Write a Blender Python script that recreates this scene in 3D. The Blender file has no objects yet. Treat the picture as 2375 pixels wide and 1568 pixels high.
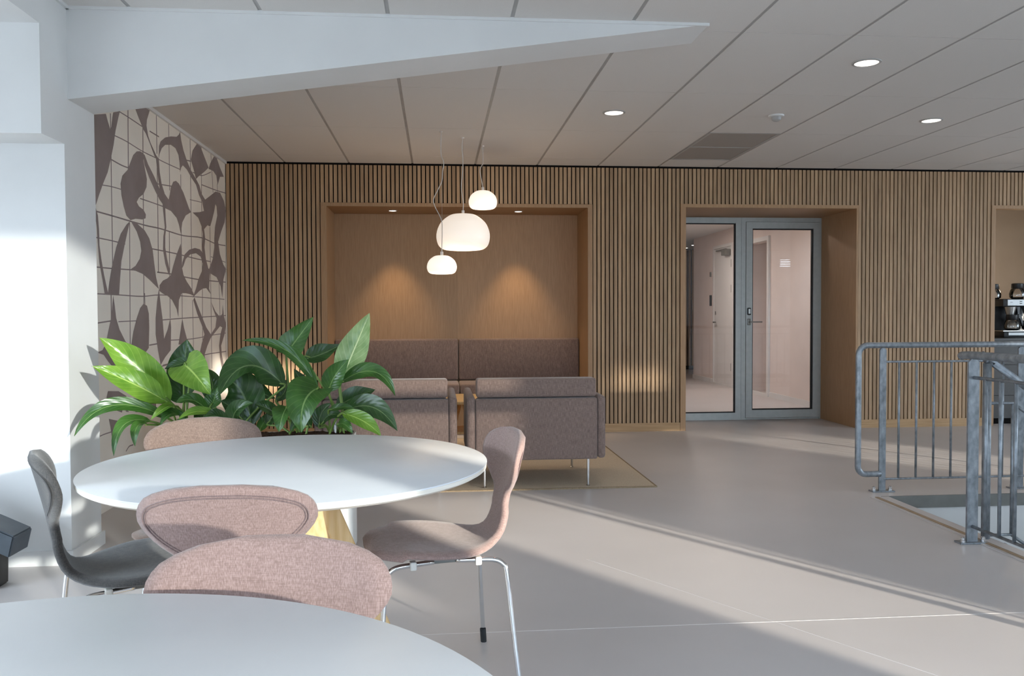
import bpy, bmesh, math, random
from mathutils import Vector, Matrix
from mathutils.geometry import tessellate_polygon

C = bpy.context.scene.collection
SC = bpy.context.scene
PI = math.pi

# ------------------------------------------------------------------ camera
EYE = 1.1665
_yaw, _pitch, _roll = math.radians(5.0812), math.radians(1.6283), math.radians(-0.2358)
_f = Vector((math.sin(_yaw)*math.cos(_pitch), math.cos(_yaw)*math.cos(_pitch), -math.sin(_pitch)))
_r = Vector((math.cos(_yaw), -math.sin(_yaw), 0))
_u = _r.cross(_f)
_R = math.cos(_roll)*_r + math.sin(_roll)*_u
_U = -math.sin(_roll)*_r + math.cos(_roll)*_u
cd = bpy.data.cameras.new('camera')
cd.sensor_fit = 'HORIZONTAL'; cd.sensor_width = 36.0
cd.lens = 36.0*1950.0/2375.0
cd.clip_start = 0.05; cd.clip_end = 200
cam = bpy.data.objects.new('camera', cd); C.objects.link(cam)
M = Matrix((( _R.x, _U.x, -_f.x, 0), (_R.y, _U.y, -_f.y, 0), (_R.z, _U.z, -_f.z, EYE), (0, 0, 0, 1)))
cam.matrix_world = M
SC.camera = cam

# ------------------------------------------------------------------ view, world, sun
SC.view_settings.view_transform = 'Standard'
SC.view_settings.look = 'None'
SC.view_settings.gamma = 1.0
SC.view_settings.use_curve_mapping = False
SC.view_settings.exposure = 0.56
SC.cycles.use_denoising = True
SC.cycles.max_bounces = 10
SC.cycles.diffuse_bounces = 6
SC.cycles.glossy_bounces = 4
SC.cycles.transparent_max_bounces = 12
SC.cycles.caustics_reflective = False
SC.cycles.caustics_refractive = False
SC.cycles.sample_clamp_indirect = 6.0

SKY_STRENGTH = 8.5
SUN_STRENGTH = 7.0
LAMP = 1.0
def s2l(c):
    out = []
    for v in c:
        v /= 255.0
        out.append(v/12.92 if v <= 0.04045 else ((v+0.055)/1.055)**2.4)
    return tuple(out)

w = bpy.data.worlds.new('sky'); SC.world = w
w.use_nodes = True
bg = w.node_tree.nodes['Background']
bg.inputs['Color'].default_value = (0.72, 0.86, 1.0, 1)
bg.inputs['Strength'].default_value = SKY_STRENGTH

sd = bpy.data.lights.new('sun', 'SUN'); sd.energy = SUN_STRENGTH; sd.angle = math.radians(1.1)
sd.color = (1.0, 0.93, 0.80)
sun = bpy.data.objects.new('sun', sd); C.objects.link(sun)
SUN_DIR = Vector((-0.56, 0.83, -0.160)).normalized()
sun.rotation_euler = SUN_DIR.to_track_quat('-Z', 'Y').to_euler()
sun.location = (6, -8, 4)

def portal(x0, x1, z0, z1, plane, val):
    ld = bpy.data.lights.new('window_portal', 'AREA'); ld.shape = 'RECTANGLE'
    ld.size = abs(x1-x0); ld.size_y = abs(z1-z0)
    ld.cycles.is_portal = True
    o = bpy.data.objects.new('window_portal', ld); C.objects.link(o)
    if plane == 'y':
        o.location = ((x0+x1)/2, val, (z0+z1)/2); o.rotation_euler = (PI/2, 0, 0)   # faces +Y
    else:
        o.location = (val, (x0+x1)/2, (z0+z1)/2); o.rotation_euler = (0, -PI/2, 0)  # faces +X
    return o

# room dimensions (metres); camera stands at x = y = 0
CEIL = 2.61          # underside of the ceiling tiles
YB = 8.146           # slatted wall
XM = -1.974          # mural wall
XL = -1.714          # column and bulkhead beside the alcove
YF = -1.2            # glazed wall behind the camera
XR = 10.6
XW = -3.8            # glazed wall of the alcove
PANES = [(-0.3, 2.25, 0.12, 2.55), (2.62, 3.16, 0.9, 1.55), (4.0, 5.13, 0.05, 2.5),
         (8.0, 8.62, 2.22, 2.42), (8.5, 9.7, 0.9, 1.75), (8.95, 9.3, 1.98, 2.2)]  # planter pane and last slit are added, aiming sun at planter and door rail
for p in (PANES[0], PANES[2]):
    portal(*p, 'y', YF-0.12)
portal(-0.6, 3.0, 0.5, 1.75, 'x', XW-0.12)
portal(2.2, 5.8, 0.7, 2.4, 'x', XR+0.12).rotation_euler = (0, PI/2, 0)

# ------------------------------------------------------------------ material helpers
def new_mat(name):
    m = bpy.data.materials.new(name); m.use_nodes = True
    nt = m.node_tree
    return m, nt, nt.nodes, nt.links, nt.nodes['Principled BSDF']

def setp(b, **k):
    for n, v in k.items():
        n = n.replace('_', ' ')
        if n in b.inputs: b.inputs[n].default_value = v

def coords(N, L, scale, kind='Object', jitter=False):
    tc = N.new('ShaderNodeTexCoord'); mp = N.new('ShaderNodeMapping')
    mp.inputs['Scale'].default_value = scale
    L.new(tc.outputs[kind], mp.inputs['Vector'])
    if jitter:
        oi = N.new('ShaderNodeObjectInfo'); ml = N.new('ShaderNodeMath'); ml.operation = 'MULTIPLY'
        ml.inputs[1].default_value = 37.0
        L.new(oi.outputs['Random'], ml.inputs[0])
        cx = N.new('ShaderNodeCombineXYZ')
        for a in 'XYZ': L.new(ml.outputs[0], cx.inputs[a])
        L.new(cx.outputs[0], mp.inputs['Location'])
    return mp

def noisy(name, c1, c2, scale=(8, 8, 8), rough=0.6, metal=0.0, bump=0.0, detail=3.0, jitter=False, lo=0.35, hi=0.65, spec=0.5, coat=0.0):
    """two colours mixed by stretched noise, with optional fine relief"""
    m, nt, N, L, b = new_mat(name)
    mp = coords(N, L, scale, jitter=jitter)
    nz = N.new('ShaderNodeTexNoise'); nz.inputs['Scale'].default_value = 1.0; nz.inputs['Detail'].default_value = detail
    L.new(mp.outputs[0], nz.inputs['Vector'])
    rp = N.new('ShaderNodeValToRGB')
    rp.color_ramp.elements[0].position = lo; rp.color_ramp.elements[1].position = hi
    rp.color_ramp.elements[0].color = (*s2l(c1), 1); rp.color_ramp.elements[1].color = (*s2l(c2), 1)
    L.new(nz.outputs['Fac'], rp.inputs['Fac'])
    out = rp.outputs['Color']
    if jitter:
        oi = N.new('ShaderNodeObjectInfo'); hs = N.new('ShaderNodeHueSaturation')
        mr = N.new('ShaderNodeMapRange'); mr.inputs['To Min'].default_value = 0.86; mr.inputs['To Max'].default_value = 1.12
        L.new(oi.outputs['Random'], mr.inputs['Value']); L.new(mr.outputs[0], hs.inputs['Value'])
        L.new(out, hs.inputs['Color']); out = hs.outputs['Color']
    L.new(out, b.inputs['Base Color'])
    setp(b, Roughness=rough, Metallic=metal, Specular_IOR_Level=spec, Coat_Weight=coat)
    if bump:
        bp = N.new('ShaderNodeBump'); bp.inputs['Strength'].default_value = bump; bp.inputs['Distance'].default_value = 0.002
        L.new(nz.outputs['Fac'], bp.inputs['Height']); L.new(bp.outputs[0], b.inputs['Normal'])
    return m

def fabric(name, c1, c2, c3, s=1.0):
    """woven cloth: warp and weft noise crossed"""
    m, nt, N, L, b = new_mat(name)
    facs = []
    for sc in ((620*s, 620*s, 34*s), (60*s, 60*s, 620*s)):
        mp = coords(N, L, sc)
        nz = N.new('ShaderNodeTexNoise'); nz.inputs['Scale'].default_value = 1.0; nz.inputs['Detail'].default_value = 2.0
        L.new(mp.outputs[0], nz.inputs['Vector']); facs.append(nz.outputs['Fac'])
    ad = N.new('ShaderNodeMath'); ad.operation = 'MULTIPLY_ADD'; L.new(facs[0], ad.inputs[0]); ad.inputs[1].default_value = 1.3
    wf_ = N.new('ShaderNodeMath'); wf_.operation = 'MULTIPLY'; wf_.inputs[1].default_value = 0.7; L.new(facs[1], wf_.inputs[0]); L.new(wf_.outputs[0], ad.inputs[2])
    hf = N.new('ShaderNodeMath'); hf.operation = 'MULTIPLY'; hf.inputs[1].default_value = 0.5; L.new(ad.outputs[0], hf.inputs[0])
    rp = N.new('ShaderNodeValToRGB'); e = rp.color_ramp.elements
    e[0].position = 0.38; e[0].color = (*s2l(c1), 1); e[1].position = 0.62; e[1].color = (*s2l(c3), 1)
    k = e.new(0.5); k.color = (*s2l(c2), 1)
    L.new(hf.outputs[0], rp.inputs['Fac']); L.new(rp.outputs['Color'], b.inputs['Base Color'])
    setp(b, Roughness=0.92, Specular_IOR_Level=0.2, Sheen_Weight=0.25, Sheen_Roughness=0.5)
    bp = N.new('ShaderNodeBump'); bp.inputs['Strength'].default_value = 0.25; bp.inputs['Distance'].default_value = 0.001
    L.new(hf.outputs[0], bp.inputs['Height']); L.new(bp.outputs[0], b.inputs['Normal'])
    return m

def emit(name, col, strength, mix_col=None):
    m, nt, N, L, b = new_mat(name)
    setp(b, Base_Color=(*col, 1), Roughness=0.35, Emission_Color=(*col, 1), Emission_Strength=strength)
    return m

def glass_mat(name, tint, refl):
    m, nt, N, L, b = new_mat(name)
    N.remove(b)
    t = N.new('ShaderNodeBsdfTransparent'); t.inputs[0].default_value = (*tint, 1)
    g = N.new('ShaderNodeBsdfGlossy'); g.inputs['Roughness'].default_value = 0.0
    lw = N.new('ShaderNodeFresnel'); lw.inputs['IOR'].default_value = refl
    mx = N.new('ShaderNodeMixShader')
    L.new(lw.outputs[0], mx.inputs[0]); L.new(t.outputs[0], mx.inputs[1]); L.new(g.outputs[0], mx.inputs[2])
    L.new(mx.outputs[0], N['Material Output'].inputs['Surface'])
    return m

MT = {}
MT['paint'] = noisy('white_paint', (218, 218, 217), (222, 222, 221), (3, 3, 3), 0.7, bump=0.0)
MT['mural_paint'] = noisy('cream_wall_paint', (234, 227, 216), (240, 233, 222), (2, 2, 2), 0.75)
MT['mural_ink'] = noisy('taupe_mural_paint', (136, 124, 122), (146, 133, 131), (4, 4, 4), 0.75)
MT['tile'] = noisy('ceiling_tile_felt', (212, 208, 204), (218, 214, 210), (260, 260, 260), 0.9, bump=0.15, jitter=False)
MT['grid'] = noisy('ceiling_grid_metal', (166, 164, 162), (172, 170, 168), (10, 10, 10), 0.6)
MT['void'] = noisy('ceiling_void', (120, 118, 116), (126, 124, 122), (4, 4, 4), 0.9)
MT['floor'] = noisy('vinyl_floor', (196, 190, 188), (202, 196, 194), (1.2, 1.2, 1.2), 0.40, spec=0.40)
MT['weld'] = noisy('vinyl_weld', (214, 208, 206), (220, 214, 212), (6, 6, 6), 0.4)
MT['oak'] = noisy('oak_slat', (158, 128, 96), (182, 152, 118), (90, 90, 3.0), 0.55, jitter=True, bump=0.06)
MT['oak_panel'] = noisy('oak_veneer', (156, 122, 88), (170, 136, 101), (210, 210, 7.0), 0.5, jitter=True, bump=0.05)
MT['oak_plain'] = noisy('oak_board', (168, 134, 94), (184, 150, 110), (4.0, 90, 90), 0.5, bump=0.05)
MT['felt'] = noisy('black_felt', (14, 12, 12), (22, 20, 20), (60, 60, 60), 0.95, spec=0.1)
MT['alu'] = noisy('grey_aluminium', (172, 176, 174), (178, 182, 180), (20, 20, 20), 0.42, metal=0.25)
MT['gasket'] = noisy('black_gasket', (16, 14, 18), (22, 20, 24), (40, 40, 40), 0.7)
MT['glass'] = glass_mat('clear_glass', (0.93, 0.94, 0.94), 1.5)
MT['tinted'] = glass_mat('sun_dimming_glass', (0.63, 0.66, 0.69), 1.2)  # tint chosen to weaken the sun and sky passing through
MT['steel'] = noisy('brushed_steel', (186, 186, 184), (200, 200, 198), (200, 200, 6), 0.28, metal=1.0)
MT['dark_steel'] = noisy('dark_steel', (120, 118, 114), (134, 132, 128), (60, 60, 60), 0.35, metal=0.7)
MT['chrome'] = noisy('chrome', (222, 224, 226), (228, 230, 232), (20, 20, 20), 0.07, metal=1.0)
MT['galv'] = noisy('galvanised_steel', (110, 115, 120), (152, 158, 164), (38, 38, 22), 0.42, metal=0.45, bump=0.15, lo=0.3, hi=0.72)
MT['laminate'] = noisy('white_laminate', (226, 228, 230), (230, 232, 234), (5, 5, 5), 0.42)
MT['ply_edge'] = noisy('pale_plywood_edge', (226, 216, 200), (240, 234, 224), (6, 6, 300), 0.5)
MT['ash'] = noisy('ash_wood', (216, 176, 118), (232, 198, 146), (70, 70, 6), 0.5, bump=0.05)
MT['black_rubber'] = noisy('black_rubber', (26, 27, 29), (34, 35, 37), (40, 40, 40), 0.7)
MT['clear_clip'] = noisy('milky_plastic', (196, 192, 184), (206, 202, 194), (40, 40, 40), 0.4)
MT['mauve'] = fabric('mauve_wool', (128, 106, 100), (141, 118, 112), (156, 133, 127))
MT['mauve_far_light'] = fabric('mauve_wool_far_light', (118, 98, 88), (131, 110, 99), (146, 125, 113))  # same mauve wool, its different light put into a browner colour
MT['charcoal'] = fabric('charcoal_wool', (56, 55, 55), (68, 66, 65), (84, 80, 76))
MT['sofa'] = fabric('taupe_wool', (110, 93, 86), (128, 109, 101), (148, 129, 120), 0.8)
MT['piping'] = fabric('piping_thread', (104, 86, 84), (116, 97, 95), (128, 108, 105))
MT['piping_dark'] = fabric('dark_piping_thread', (44, 42, 42), (54, 52, 51), (64, 61, 60))
MT['rug'] = noisy('woven_rug', (194, 176, 153), (216, 201, 178), (260, 260, 260), 0.95, bump=0.4, spec=0.1)
MT['rug_edge'] = noisy('rug_binding', (140, 122, 98), (154, 136, 112), (80, 80, 80), 0.95, spec=0.1)
MT['planter'] = noisy('white_lacquer', (232, 232, 228), (236, 236, 232), (6, 6, 6), 0.3)
MT['soil'] = noisy('potting_soil', (44, 32, 26), (84, 62, 50), (120, 120, 120), 1.0, bump=0.8, spec=0.1)
MT['stem'] = noisy('leaf_stem', (96, 124, 50), (128, 152, 78), (30, 30, 8), 0.5)
MT['dark_plastic'] = noisy('dark_grey_plastic', (62, 70, 78), (70, 78, 86), (12, 12, 12), 0.5)
MT['black_plastic'] = noisy('black_plastic', (18, 18, 20), (26, 26, 28), (30, 30, 30), 0.4)
MT['counter'] = noisy('dark_grey_laminate', (62, 60, 58), (68, 66, 64), (10, 10, 10), 0.5)
MT['cream_wall'] = noisy('warm_wall_paint', (204, 186, 164), (210, 192, 170), (3, 3, 3), 0.8)
MT['corridor'] = noisy('corridor_paint', (224, 212, 206), (230, 218, 212), (3, 3, 3), 0.75)
MT['machine'] = noisy('silver_panel', (168, 170, 170), (178, 180, 180), (14, 14, 14), 0.35, metal=0.3)
MT['vent'] = noisy('vent_mesh', (150, 144, 138), (164, 158, 152), (420, 420, 420), 0.8)
MT['stair_grey'] = noisy('grey_edge_paint', (112, 112, 108), (120, 120, 116), (12, 12, 12), 0.6)
MT['nosing'] = noisy('brown_nosing', (150, 126, 100), (164, 140, 114), (6, 60, 60), 0.5)
MT['concrete'] = noisy('terrace_concrete', (150, 150, 148), (170, 170, 168), (2, 2, 2), 0.9, bump=0.2)
MT['opal'] = emit('opal_glass', (1.0, 0.90, 0.78), 0.55*LAMP)
MT['opal_big'] = emit('opal_glass_large', (1.0, 0.88, 0.76), 0.40*LAMP)
MT['lamp_disc'] = emit('downlight_lens', (1.0, 0.95, 0.88), 1.6*LAMP)
MT['niche_disc'] = emit('niche_lens', (1.0, 0.93, 0.82), 4.0*LAMP)
MT['cord'] = noisy('light_grey_cord', (216, 209, 202), (222, 215, 208), (60, 60, 60), 0.6)
MT['jug_glass'] = glass_mat('jug_glass', (0.9, 0.88, 0.86), 1.9)
MT['paper'] = noisy('white_paper', (232, 226, 218), (240, 236, 230), (120, 120, 20), 0.8)

def leaf_material(name, dark, light):
    m, nt, N, L, b = new_mat(name)
    tc = N.new('ShaderNodeTexCoord'); sp = N.new('ShaderNodeSeparateXYZ'); L.new(tc.outputs['UV'], sp.inputs[0])
    def math_(op, a, bb=None, c=None):
        n = N.new('ShaderNodeMath'); n.operation = op
        for i, v in enumerate((a, bb, c)):
            if v is None: continue
            if isinstance(v, (int, float)): n.inputs[i].default_value = v
            else: L.new(v, n.inputs[i])
        return n.outputs[0]
    d = math_('ABSOLUTE', math_('SUBTRACT', sp.outputs['X'], 0.5))
    mid = math_('LESS_THAN', d, 0.022)
    ph = math_('MULTIPLY', math_('SUBTRACT', sp.outputs['Y'], math_('MULTIPLY', d, 0.55)), 9.0)
    fr = math_('ABSOLUTE', math_('SUBTRACT', math_('FRACT', ph), 0.5))
    vein = math_('MULTIPLY', math_('LESS_THAN', fr, 0.05), 0.28)
    fac = math_('MAXIMUM', mid, vein)
    nz = N.new('ShaderNodeTexNoise'); nz.inputs['Scale'].default_value = 14.0; L.new(tc.outputs['Object'], nz.inputs['Vector'])
    rp = N.new('ShaderNodeValToRGB'); rp.color_ramp.elements[0].position = 0.3; rp.color_ramp.elements[1].position = 0.7
    rp.color_ramp.elements[0].color = (*s2l(dark), 1); rp.color_ramp.elements[1].color = (*s2l(light), 1)
    L.new(nz.outputs['Fac'], rp.inputs['Fac'])
    mx = N.new('ShaderNodeMix'); mx.data_type = 'RGBA'
    L.new(fac, mx.inputs['Factor']); L.new(rp.outputs['Color'], mx.inputs['A'])
    mx.inputs['B'].default_value = (*s2l((min(255, light[0]+52), min(255, light[1]+40), min(255, light[2]+42))), 1)
    L.new(mx.outputs['Result'], b.inputs['Base Color'])
    setp(b, Roughness=0.28, Specular_IOR_Level=0.55)
    bp = N.new('ShaderNodeBump'); bp.inputs['Strength'].default_value = 0.35; bp.inputs['Distance'].default_value = 0.003
    L.new(fr, bp.inputs['Height']); L.new(bp.outputs[0], b.inputs['Normal'])
    tr = N.new('ShaderNodeBsdfTranslucent'); L.new(mx.outputs['Result'], tr.inputs['Color'])
    ms = N.new('ShaderNodeMixShader'); ms.inputs[0].default_value = 0.22
    L.new(b.outputs[0], ms.inputs[1]); L.new(tr.outputs[0], ms.inputs[2])
    L.new(ms.outputs[0], N['Material Output'].inputs['Surface'])
    return m
LEAF_M = [leaf_material('leaf_deep_green', (40, 70, 32), (58, 94, 44)),
          leaf_material('leaf_green', (46, 86, 32), (70, 112, 46)),
          leaf_material('leaf_fresh_sunlit_green', (92, 136, 40), (124, 164, 60)),
          leaf_material('leaf_pale_green', (118, 152, 84), (176, 200, 138))]

# ------------------------------------------------------------------ mesh helpers
def box(bm, x0, x1, y0, y1, z0, z1, r=0.0, seg=2):
    vs = [bm.verts.new(p) for p in ((x0,y0,z0),(x1,y0,z0),(x1,y1,z0),(x0,y1,z0),(x0,y0,z1),(x1,y0,z1),(x1,y1,z1),(x0,y1,z1))]
    fs = [bm.faces.new([vs[i] for i in q]) for q in ((0,3,2,1),(4,5,6,7),(0,1,5,4),(1,2,6,5),(2,3,7,6),(3,0,4,7))]
    if r > 0:
        es = list({e for f in fs for e in f.edges})
        bmesh.ops.bevel(bm, geom=es, offset=r, segments=seg, affect='EDGES', profile=0.5, clamp_overlap=True)
    return vs

def tube(bm, pts, r, n=8, caps=True, closed=False):
    pts = [Vector(p) for p in pts]
    rs = r if isinstance(r, (list, tuple)) else [r]*len(pts)
    T = []
    for i in range(len(pts)):
        a = pts[i-1] if (i > 0 or closed) else pts[i]
        b = pts[(i+1) % len(pts)] if (i < len(pts)-1 or closed) else pts[i]
        T.append((b-a).normalized())
    up = Vector((0, 0, 1)) if abs(T[0].z) < 0.9 else Vector((0, 1, 0))
    nv = T[0].cross(up).normalized()
    rings = []
    for i, p in enumerate(pts):
        nv = (nv - T[i]*nv.dot(T[i])).normalized()
        bv = T[i].cross(nv)
        rings.append([bm.verts.new(p + (nv*math.cos(2*PI*k/n) + bv*math.sin(2*PI*k/n))*rs[i]) for k in range(n)])
    m = len(rings)
    for i in range(m if closed else m-1):
        A, B = rings[i], rings[(i+1) % m]
        for k in range(n):
            bm.faces.new((A[k], A[(k+1) % n], B[(k+1) % n], B[k]))
    if caps and not closed:
        bm.faces.new(rings[0][::-1]); bm.faces.new(rings[-1])

def lathe(bm, prof, c=(0, 0, 0), n=32):
    """prof: (radius, z) from bottom to top"""
    rings = []
    for (r, z) in prof:
        if r < 1e-6: rings.append([bm.verts.new((c[0], c[1], c[2]+z))])
        else: rings.append([bm.verts.new((c[0]+r*math.cos(2*PI*k/n), c[1]+r*math.sin(2*PI*k/n), c[2]+z)) for k in range(n)])
    for A, B in zip(rings, rings[1:]):
        if len(A) == 1 and len(B) == 1: continue
        for k in range(n):
            k2 = (k+1) % n
            if len(A) == 1: bm.faces.new((A[0], B[k2], B[k]))
            elif len(B) == 1: bm.faces.new((A[k], A[k2], B[0]))
            else: bm.faces.new((A[k], A[k2], B[k2], B[k]))
    if len(rings[0]) > 1: bm.faces.new(rings[0][::-1])
    if len(rings[-1]) > 1: bm.faces.new(rings[-1])

def prism(bm, poly, axis, a0, a1):
    """extrude a 2-D polygon along an axis ('x': poly is (y,z); 'y': (x,z); 'z': (x,y))"""
    def P(p, a):
        return {'x': (a, p[0], p[1]), 'y': (p[0], a, p[1]), 'z': (p[0], p[1], a)}[axis]
    A = [bm.verts.new(P(p, a0)) for p in poly]; B = [bm.verts.new(P(p, a1)) for p in poly]
    n = len(poly)
    bm.faces.new(A[::-1]); bm.faces.new(B)
    for i in range(n): bm.faces.new((A[i], A[(i+1) % n], B[(i+1) % n], B[i]))

def smooth_path(pts, n=6):
    """Catmull-Rom through the points"""
    P = [Vector(p) for p in pts]; P = [P[0]*2-P[1]] + P + [P[-1]*2-P[-2]]
    out = []
    for i in range(1, len(P)-2):
        for k in range(n):
            t = k/n; a, b, c, d = P[i-1], P[i], P[i+1], P[i+2]
            out.append(0.5*((2*b) + (c-a)*t + (2*a-5*b+4*c-d)*t*t + (3*b-a-3*c+d)*t**3))
    out.append(P[-2]); return out

def mesh_from(bm, name):
    bmesh.ops.recalc_face_normals(bm, faces=bm.faces)
    me = bpy.data.meshes.new(name); bm.to_mesh(me); bm.free(); return me

def obj(name, bm, m, parent=None, smooth=False, loc=None, rot=None):
    me = mesh_from(bm, name) if isinstance(bm, bmesh.types.BMesh) else bm
    if m is not None and not me.materials: me.materials.append(m)
    if smooth:
        for p in me.polygons: p.use_smooth = True
        if smooth == 'auto':
            try: me.set_sharp_from_angle(angle=math.radians(40))
            except Exception: pass
    o = bpy.data.objects.new(name, me); C.objects.link(o)
    if parent is not None: o.parent = parent
    if loc is not None: o.location = loc
    if rot is not None: o.rotation_euler = rot
    return o

def bmn(): return bmesh.new()
def bx(name, m, parent, *dims, r=0.0, seg=2, smooth=False):
    b = bmn(); box(b, *dims, r=r, seg=seg); return obj(name, b, m, parent, smooth='auto' if (r and smooth) else False)
def tag(o, label, cat, group=None):
    o['label'] = label; o['category'] = cat
    if group: o['group'] = group
    return o
def thing(name, label, cat, loc=(0, 0, 0), rotz=0.0, group=None):
    o = bpy.data.objects.new(name, None); C.objects.link(o)
    o.location = loc; o.rotation_euler = (0, 0, rotz); o.empty_display_size = 0.1
    return tag(o, label, cat, group)
def struct(name, bm, m):
    o = obj(name, bm, m); o['kind'] = 'structure'; return o
def copy_tree(o, parent=None):
    c = o.copy(); C.objects.link(c); c.parent = parent
    for ch in o.children: copy_tree(ch, c)
    return c
def rects_minus(bm, a0, a1, b0, b1, holes, put):
    """fill the rectangle a0..a1 x b0..b1 minus the holes with boxes; put(a0,a1,b0,b1)"""
    xs = sorted({a0, a1, *[h[0] for h in holes], *[h[1] for h in holes]}); xs = [x for x in xs if a0 <= x <= a1]
    for x0, x1 in zip(xs, xs[1:]):
        zs = [b0]
        hs = sorted([(h[2], h[3]) for h in holes if h[0] <= x0+1e-6 and h[1] >= x1-1e-6])
        cur = b0
        for h0, h1 in hs:
            if h0 > cur+1e-6: put(x0, x1, cur, h0)
            cur = max(cur, h1)
        if b1 > cur+1e-6: put(x0, x1, cur, b1)

# ================================================================== STRUCTURE
# ---- floor with the stair opening
HX0, HX1, HY0, HY1 = 2.80, 6.6, 2.2, 5.07
b = bmn()
def _f(x0, x1, y0, y1): box(b, x0, x1, y0, y1, -0.06, 0.0)
rects_minus(b, XW, XR, YF-0.1, YB+0.9, [(HX0, HX1, HY0, HY1)], _f)
_f(2.2, 9.5, YB+0.9, 17.2)
floor = struct('floor', b, MT['floor'])
for i, (x0, x1, y0, y1) in enumerate(((-1.6, 2.74, 3.046, 3.051), (0.5, 2.73, 1.02, 1.025))):
    bx('floor_line', MT['weld'], floor, x0, x1, y0, y1, -0.002, 0.0006)  # straight weld seams of the vinyl
b = bmn(); tube(b, [(0.70, 3.92, -0.0012), (2.1, 1.75, -0.0012)], 0.0022, 4); obj('floor_line', b, MT['weld'], floor)  # thin pale diagonal line let into the floor

# stairwell below the floor
b = bmn()
box(b, HX0-0.02, HX1, HY1, HY1+0.1, -2.8, -0.062)
box(b, HX0-0.12, HX0, HY0, HY1+0.1, -2.8, -0.062)
box(b, HX1, HX1+0.1, HY0, HY1+0.1, -2.8, -0.062)
box(b, HX0-0.12, HX1+0.1, HY0-0.1, HY0, -2.8, -0.062)
box(b, HX0-0.12, HX1+0.1, HY0-0.1, HY1+0.1, -2.9, -2.8)
struct('wall_stairwell', b, MT['paint'])
b = bmn()
box(b, HX0-0.005, HX1, HY1-0.012, HY1, -0.075, 0.003)
box(b, HX0, HX1, HY0, HY0+0.012, -0.075, 0.003)
tr = struct('trim_1', b, MT['stair_grey'])
bx('floor_nosing', MT['floor'], tr, HX0-0.085, HX0+0.035, HY0, HY1-0.015, -0.04, 0.004)
bx('wood_strip', MT['nosing'], tr, HX0-0.062, HX0-0.040, HY0, HY1-0.03, 0.004, 0.007)
bx('shadow_strip', MT['stair_grey'], tr, HX0-0.040, HX0-0.034, HY0, HY1-0.03, 0.004, 0.0055)

# ---- slatted back wall
b = bmn()
holes = [(-1.081, 1.51, 0.0, 2.235), (2.425, 4.225, 0.0, 2.245), (5.66, 8.2, 0.0, 2.25)]
rects_minus(b, XM-0.1, XR, 0.0, CEIL+0.05, holes, lambda x0, x1, z0, z1: box(b, x0, x1, YB+0.018, YB+0.06, z0, z1))
wall_back = struct('wall_back', b, MT['felt'])
PITCH, SW = 0.0416, 0.0305
def slat_mesh(z0, z1):
    q = bmn(); box(q, 0, SW, 0, 0.0185, z0, z1); me = mesh_from(q, 'slat'); me.materials.append(MT['oak']); return me
SM = {'full': slat_mesh(0.083, 2.592), 'niche': slat_mesh(2.236, 2.592), 'door': slat_mesh(2.246, 2.592)}
k = 0; x = -1.968
while x < 7.2:
    if x + SW > -1.081 and x < 1.51: kind = 'niche'
    elif x + SW > 2.425 and x < 4.225 or x + SW > 5.66: kind = 'door'
    else: kind = 'full'
    obj('slat', SM[kind], None, wall_back, loc=(x, YB, 0))
    x += PITCH
for (x0, x1) in ((XM+0.004, -1.0985), (1.5195, 2.397), (4.226, 5.641)):
    bx('plinth_board', MT['oak_plain'], wall_back, x0, x1, YB-0.006, YB+0.018, 0.0, 0.0828)
bx('shadow_gap_strip', MT['felt'], wall_back, XM+0.004, 7.2, YB-0.004, YB+0.018, 2.593, 2.6065)

# ---- niche lining
def lining(name, x0, x1, zt, ydeep, tl, tr_, mat):
    bx(name, mat, wall_back, x0-tl, x0, YB-0.008, ydeep, 0.0, zt)
    bx(name, mat, wall_back, x1, x1+tr_, YB-0.008, ydeep, 0.0, zt)
    bx(name, mat, wall_back, x0-tl, x1+tr_, YB-0.008, ydeep, zt, zt+0.034)
lining('niche_lining', -1.041, 1.472, 2.200, 8.78, 0.056, 0.046, MT['oak_panel'])
bx('niche_panel', MT['oak_panel'], wall_back, -1.041, 0.2145, 8.755, 8.78, 0.0, 2.2)
bx('niche_panel', MT['oak_panel'], wall_back, 0.2148, 1.472, 8.755, 8.78, 0.0, 2.2)
lining('door_lining', 2.452, 4.205, 2.212, 8.985, 0.054, 0.020, MT['oak_panel'])
lining('doorway_lining', 5.686, 8.1, 2.222, 8.24, 0.044, 0.026, MT['oak_panel'])

# ---- glazed door and side light
YD = 8.93
def ring(bm, x0, x1, z0, z1, w, y0, y1, wb=None):
    wb = w if wb is None else wb
    box(bm, x0, x0+w, y0, y1, z0, z1); box(bm, x1-w, x1, y0, y1, z0, z1)
    box(bm, x0+w, x1-w, y0, y1, z1-w, z1); box(bm, x0+w, x1-w, y0, y1, z0, z0+wb)
b = bmn(); ring(b, 2.453, 3.300, 0.001, 2.205, 0.062, YD-0.02, YD+0.04, 0.078)
win = struct('window_1', b, MT['alu'])
b = bmn(); ring(b, 2.515, 3.238, 0.079, 2.143, 0.010, YD-0.012, YD+0.02); obj('gasket', b, MT['gasket'], win)
bx('glass_pane', MT['glass'], win, 2.518, 3.235, YD, YD+0.012, 0.082, 2.14)
b = bmn()
box(b, 3.302, 3.350, YD-0.02, YD+0.04, 0.001, 2.205); box(b, 4.184, 4.204, YD-0.02, YD+0.04, 0.001, 2.205)
box(b, 3.350, 4.184, YD-0.02, YD+0.04, 2.160, 2.205); box(b, 3.350, 4.184, YD-0.01, YD+0.04, 0.001, 0.016)
door = struct('door_1', b, MT['alu'])
b = bmn(); ring(b, 3.353, 4.181, 0.022, 2.156, 0.070, YD-0.028, YD+0.03, 0.085); leafo = obj('door_leaf', b, MT['alu'], door)
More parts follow.
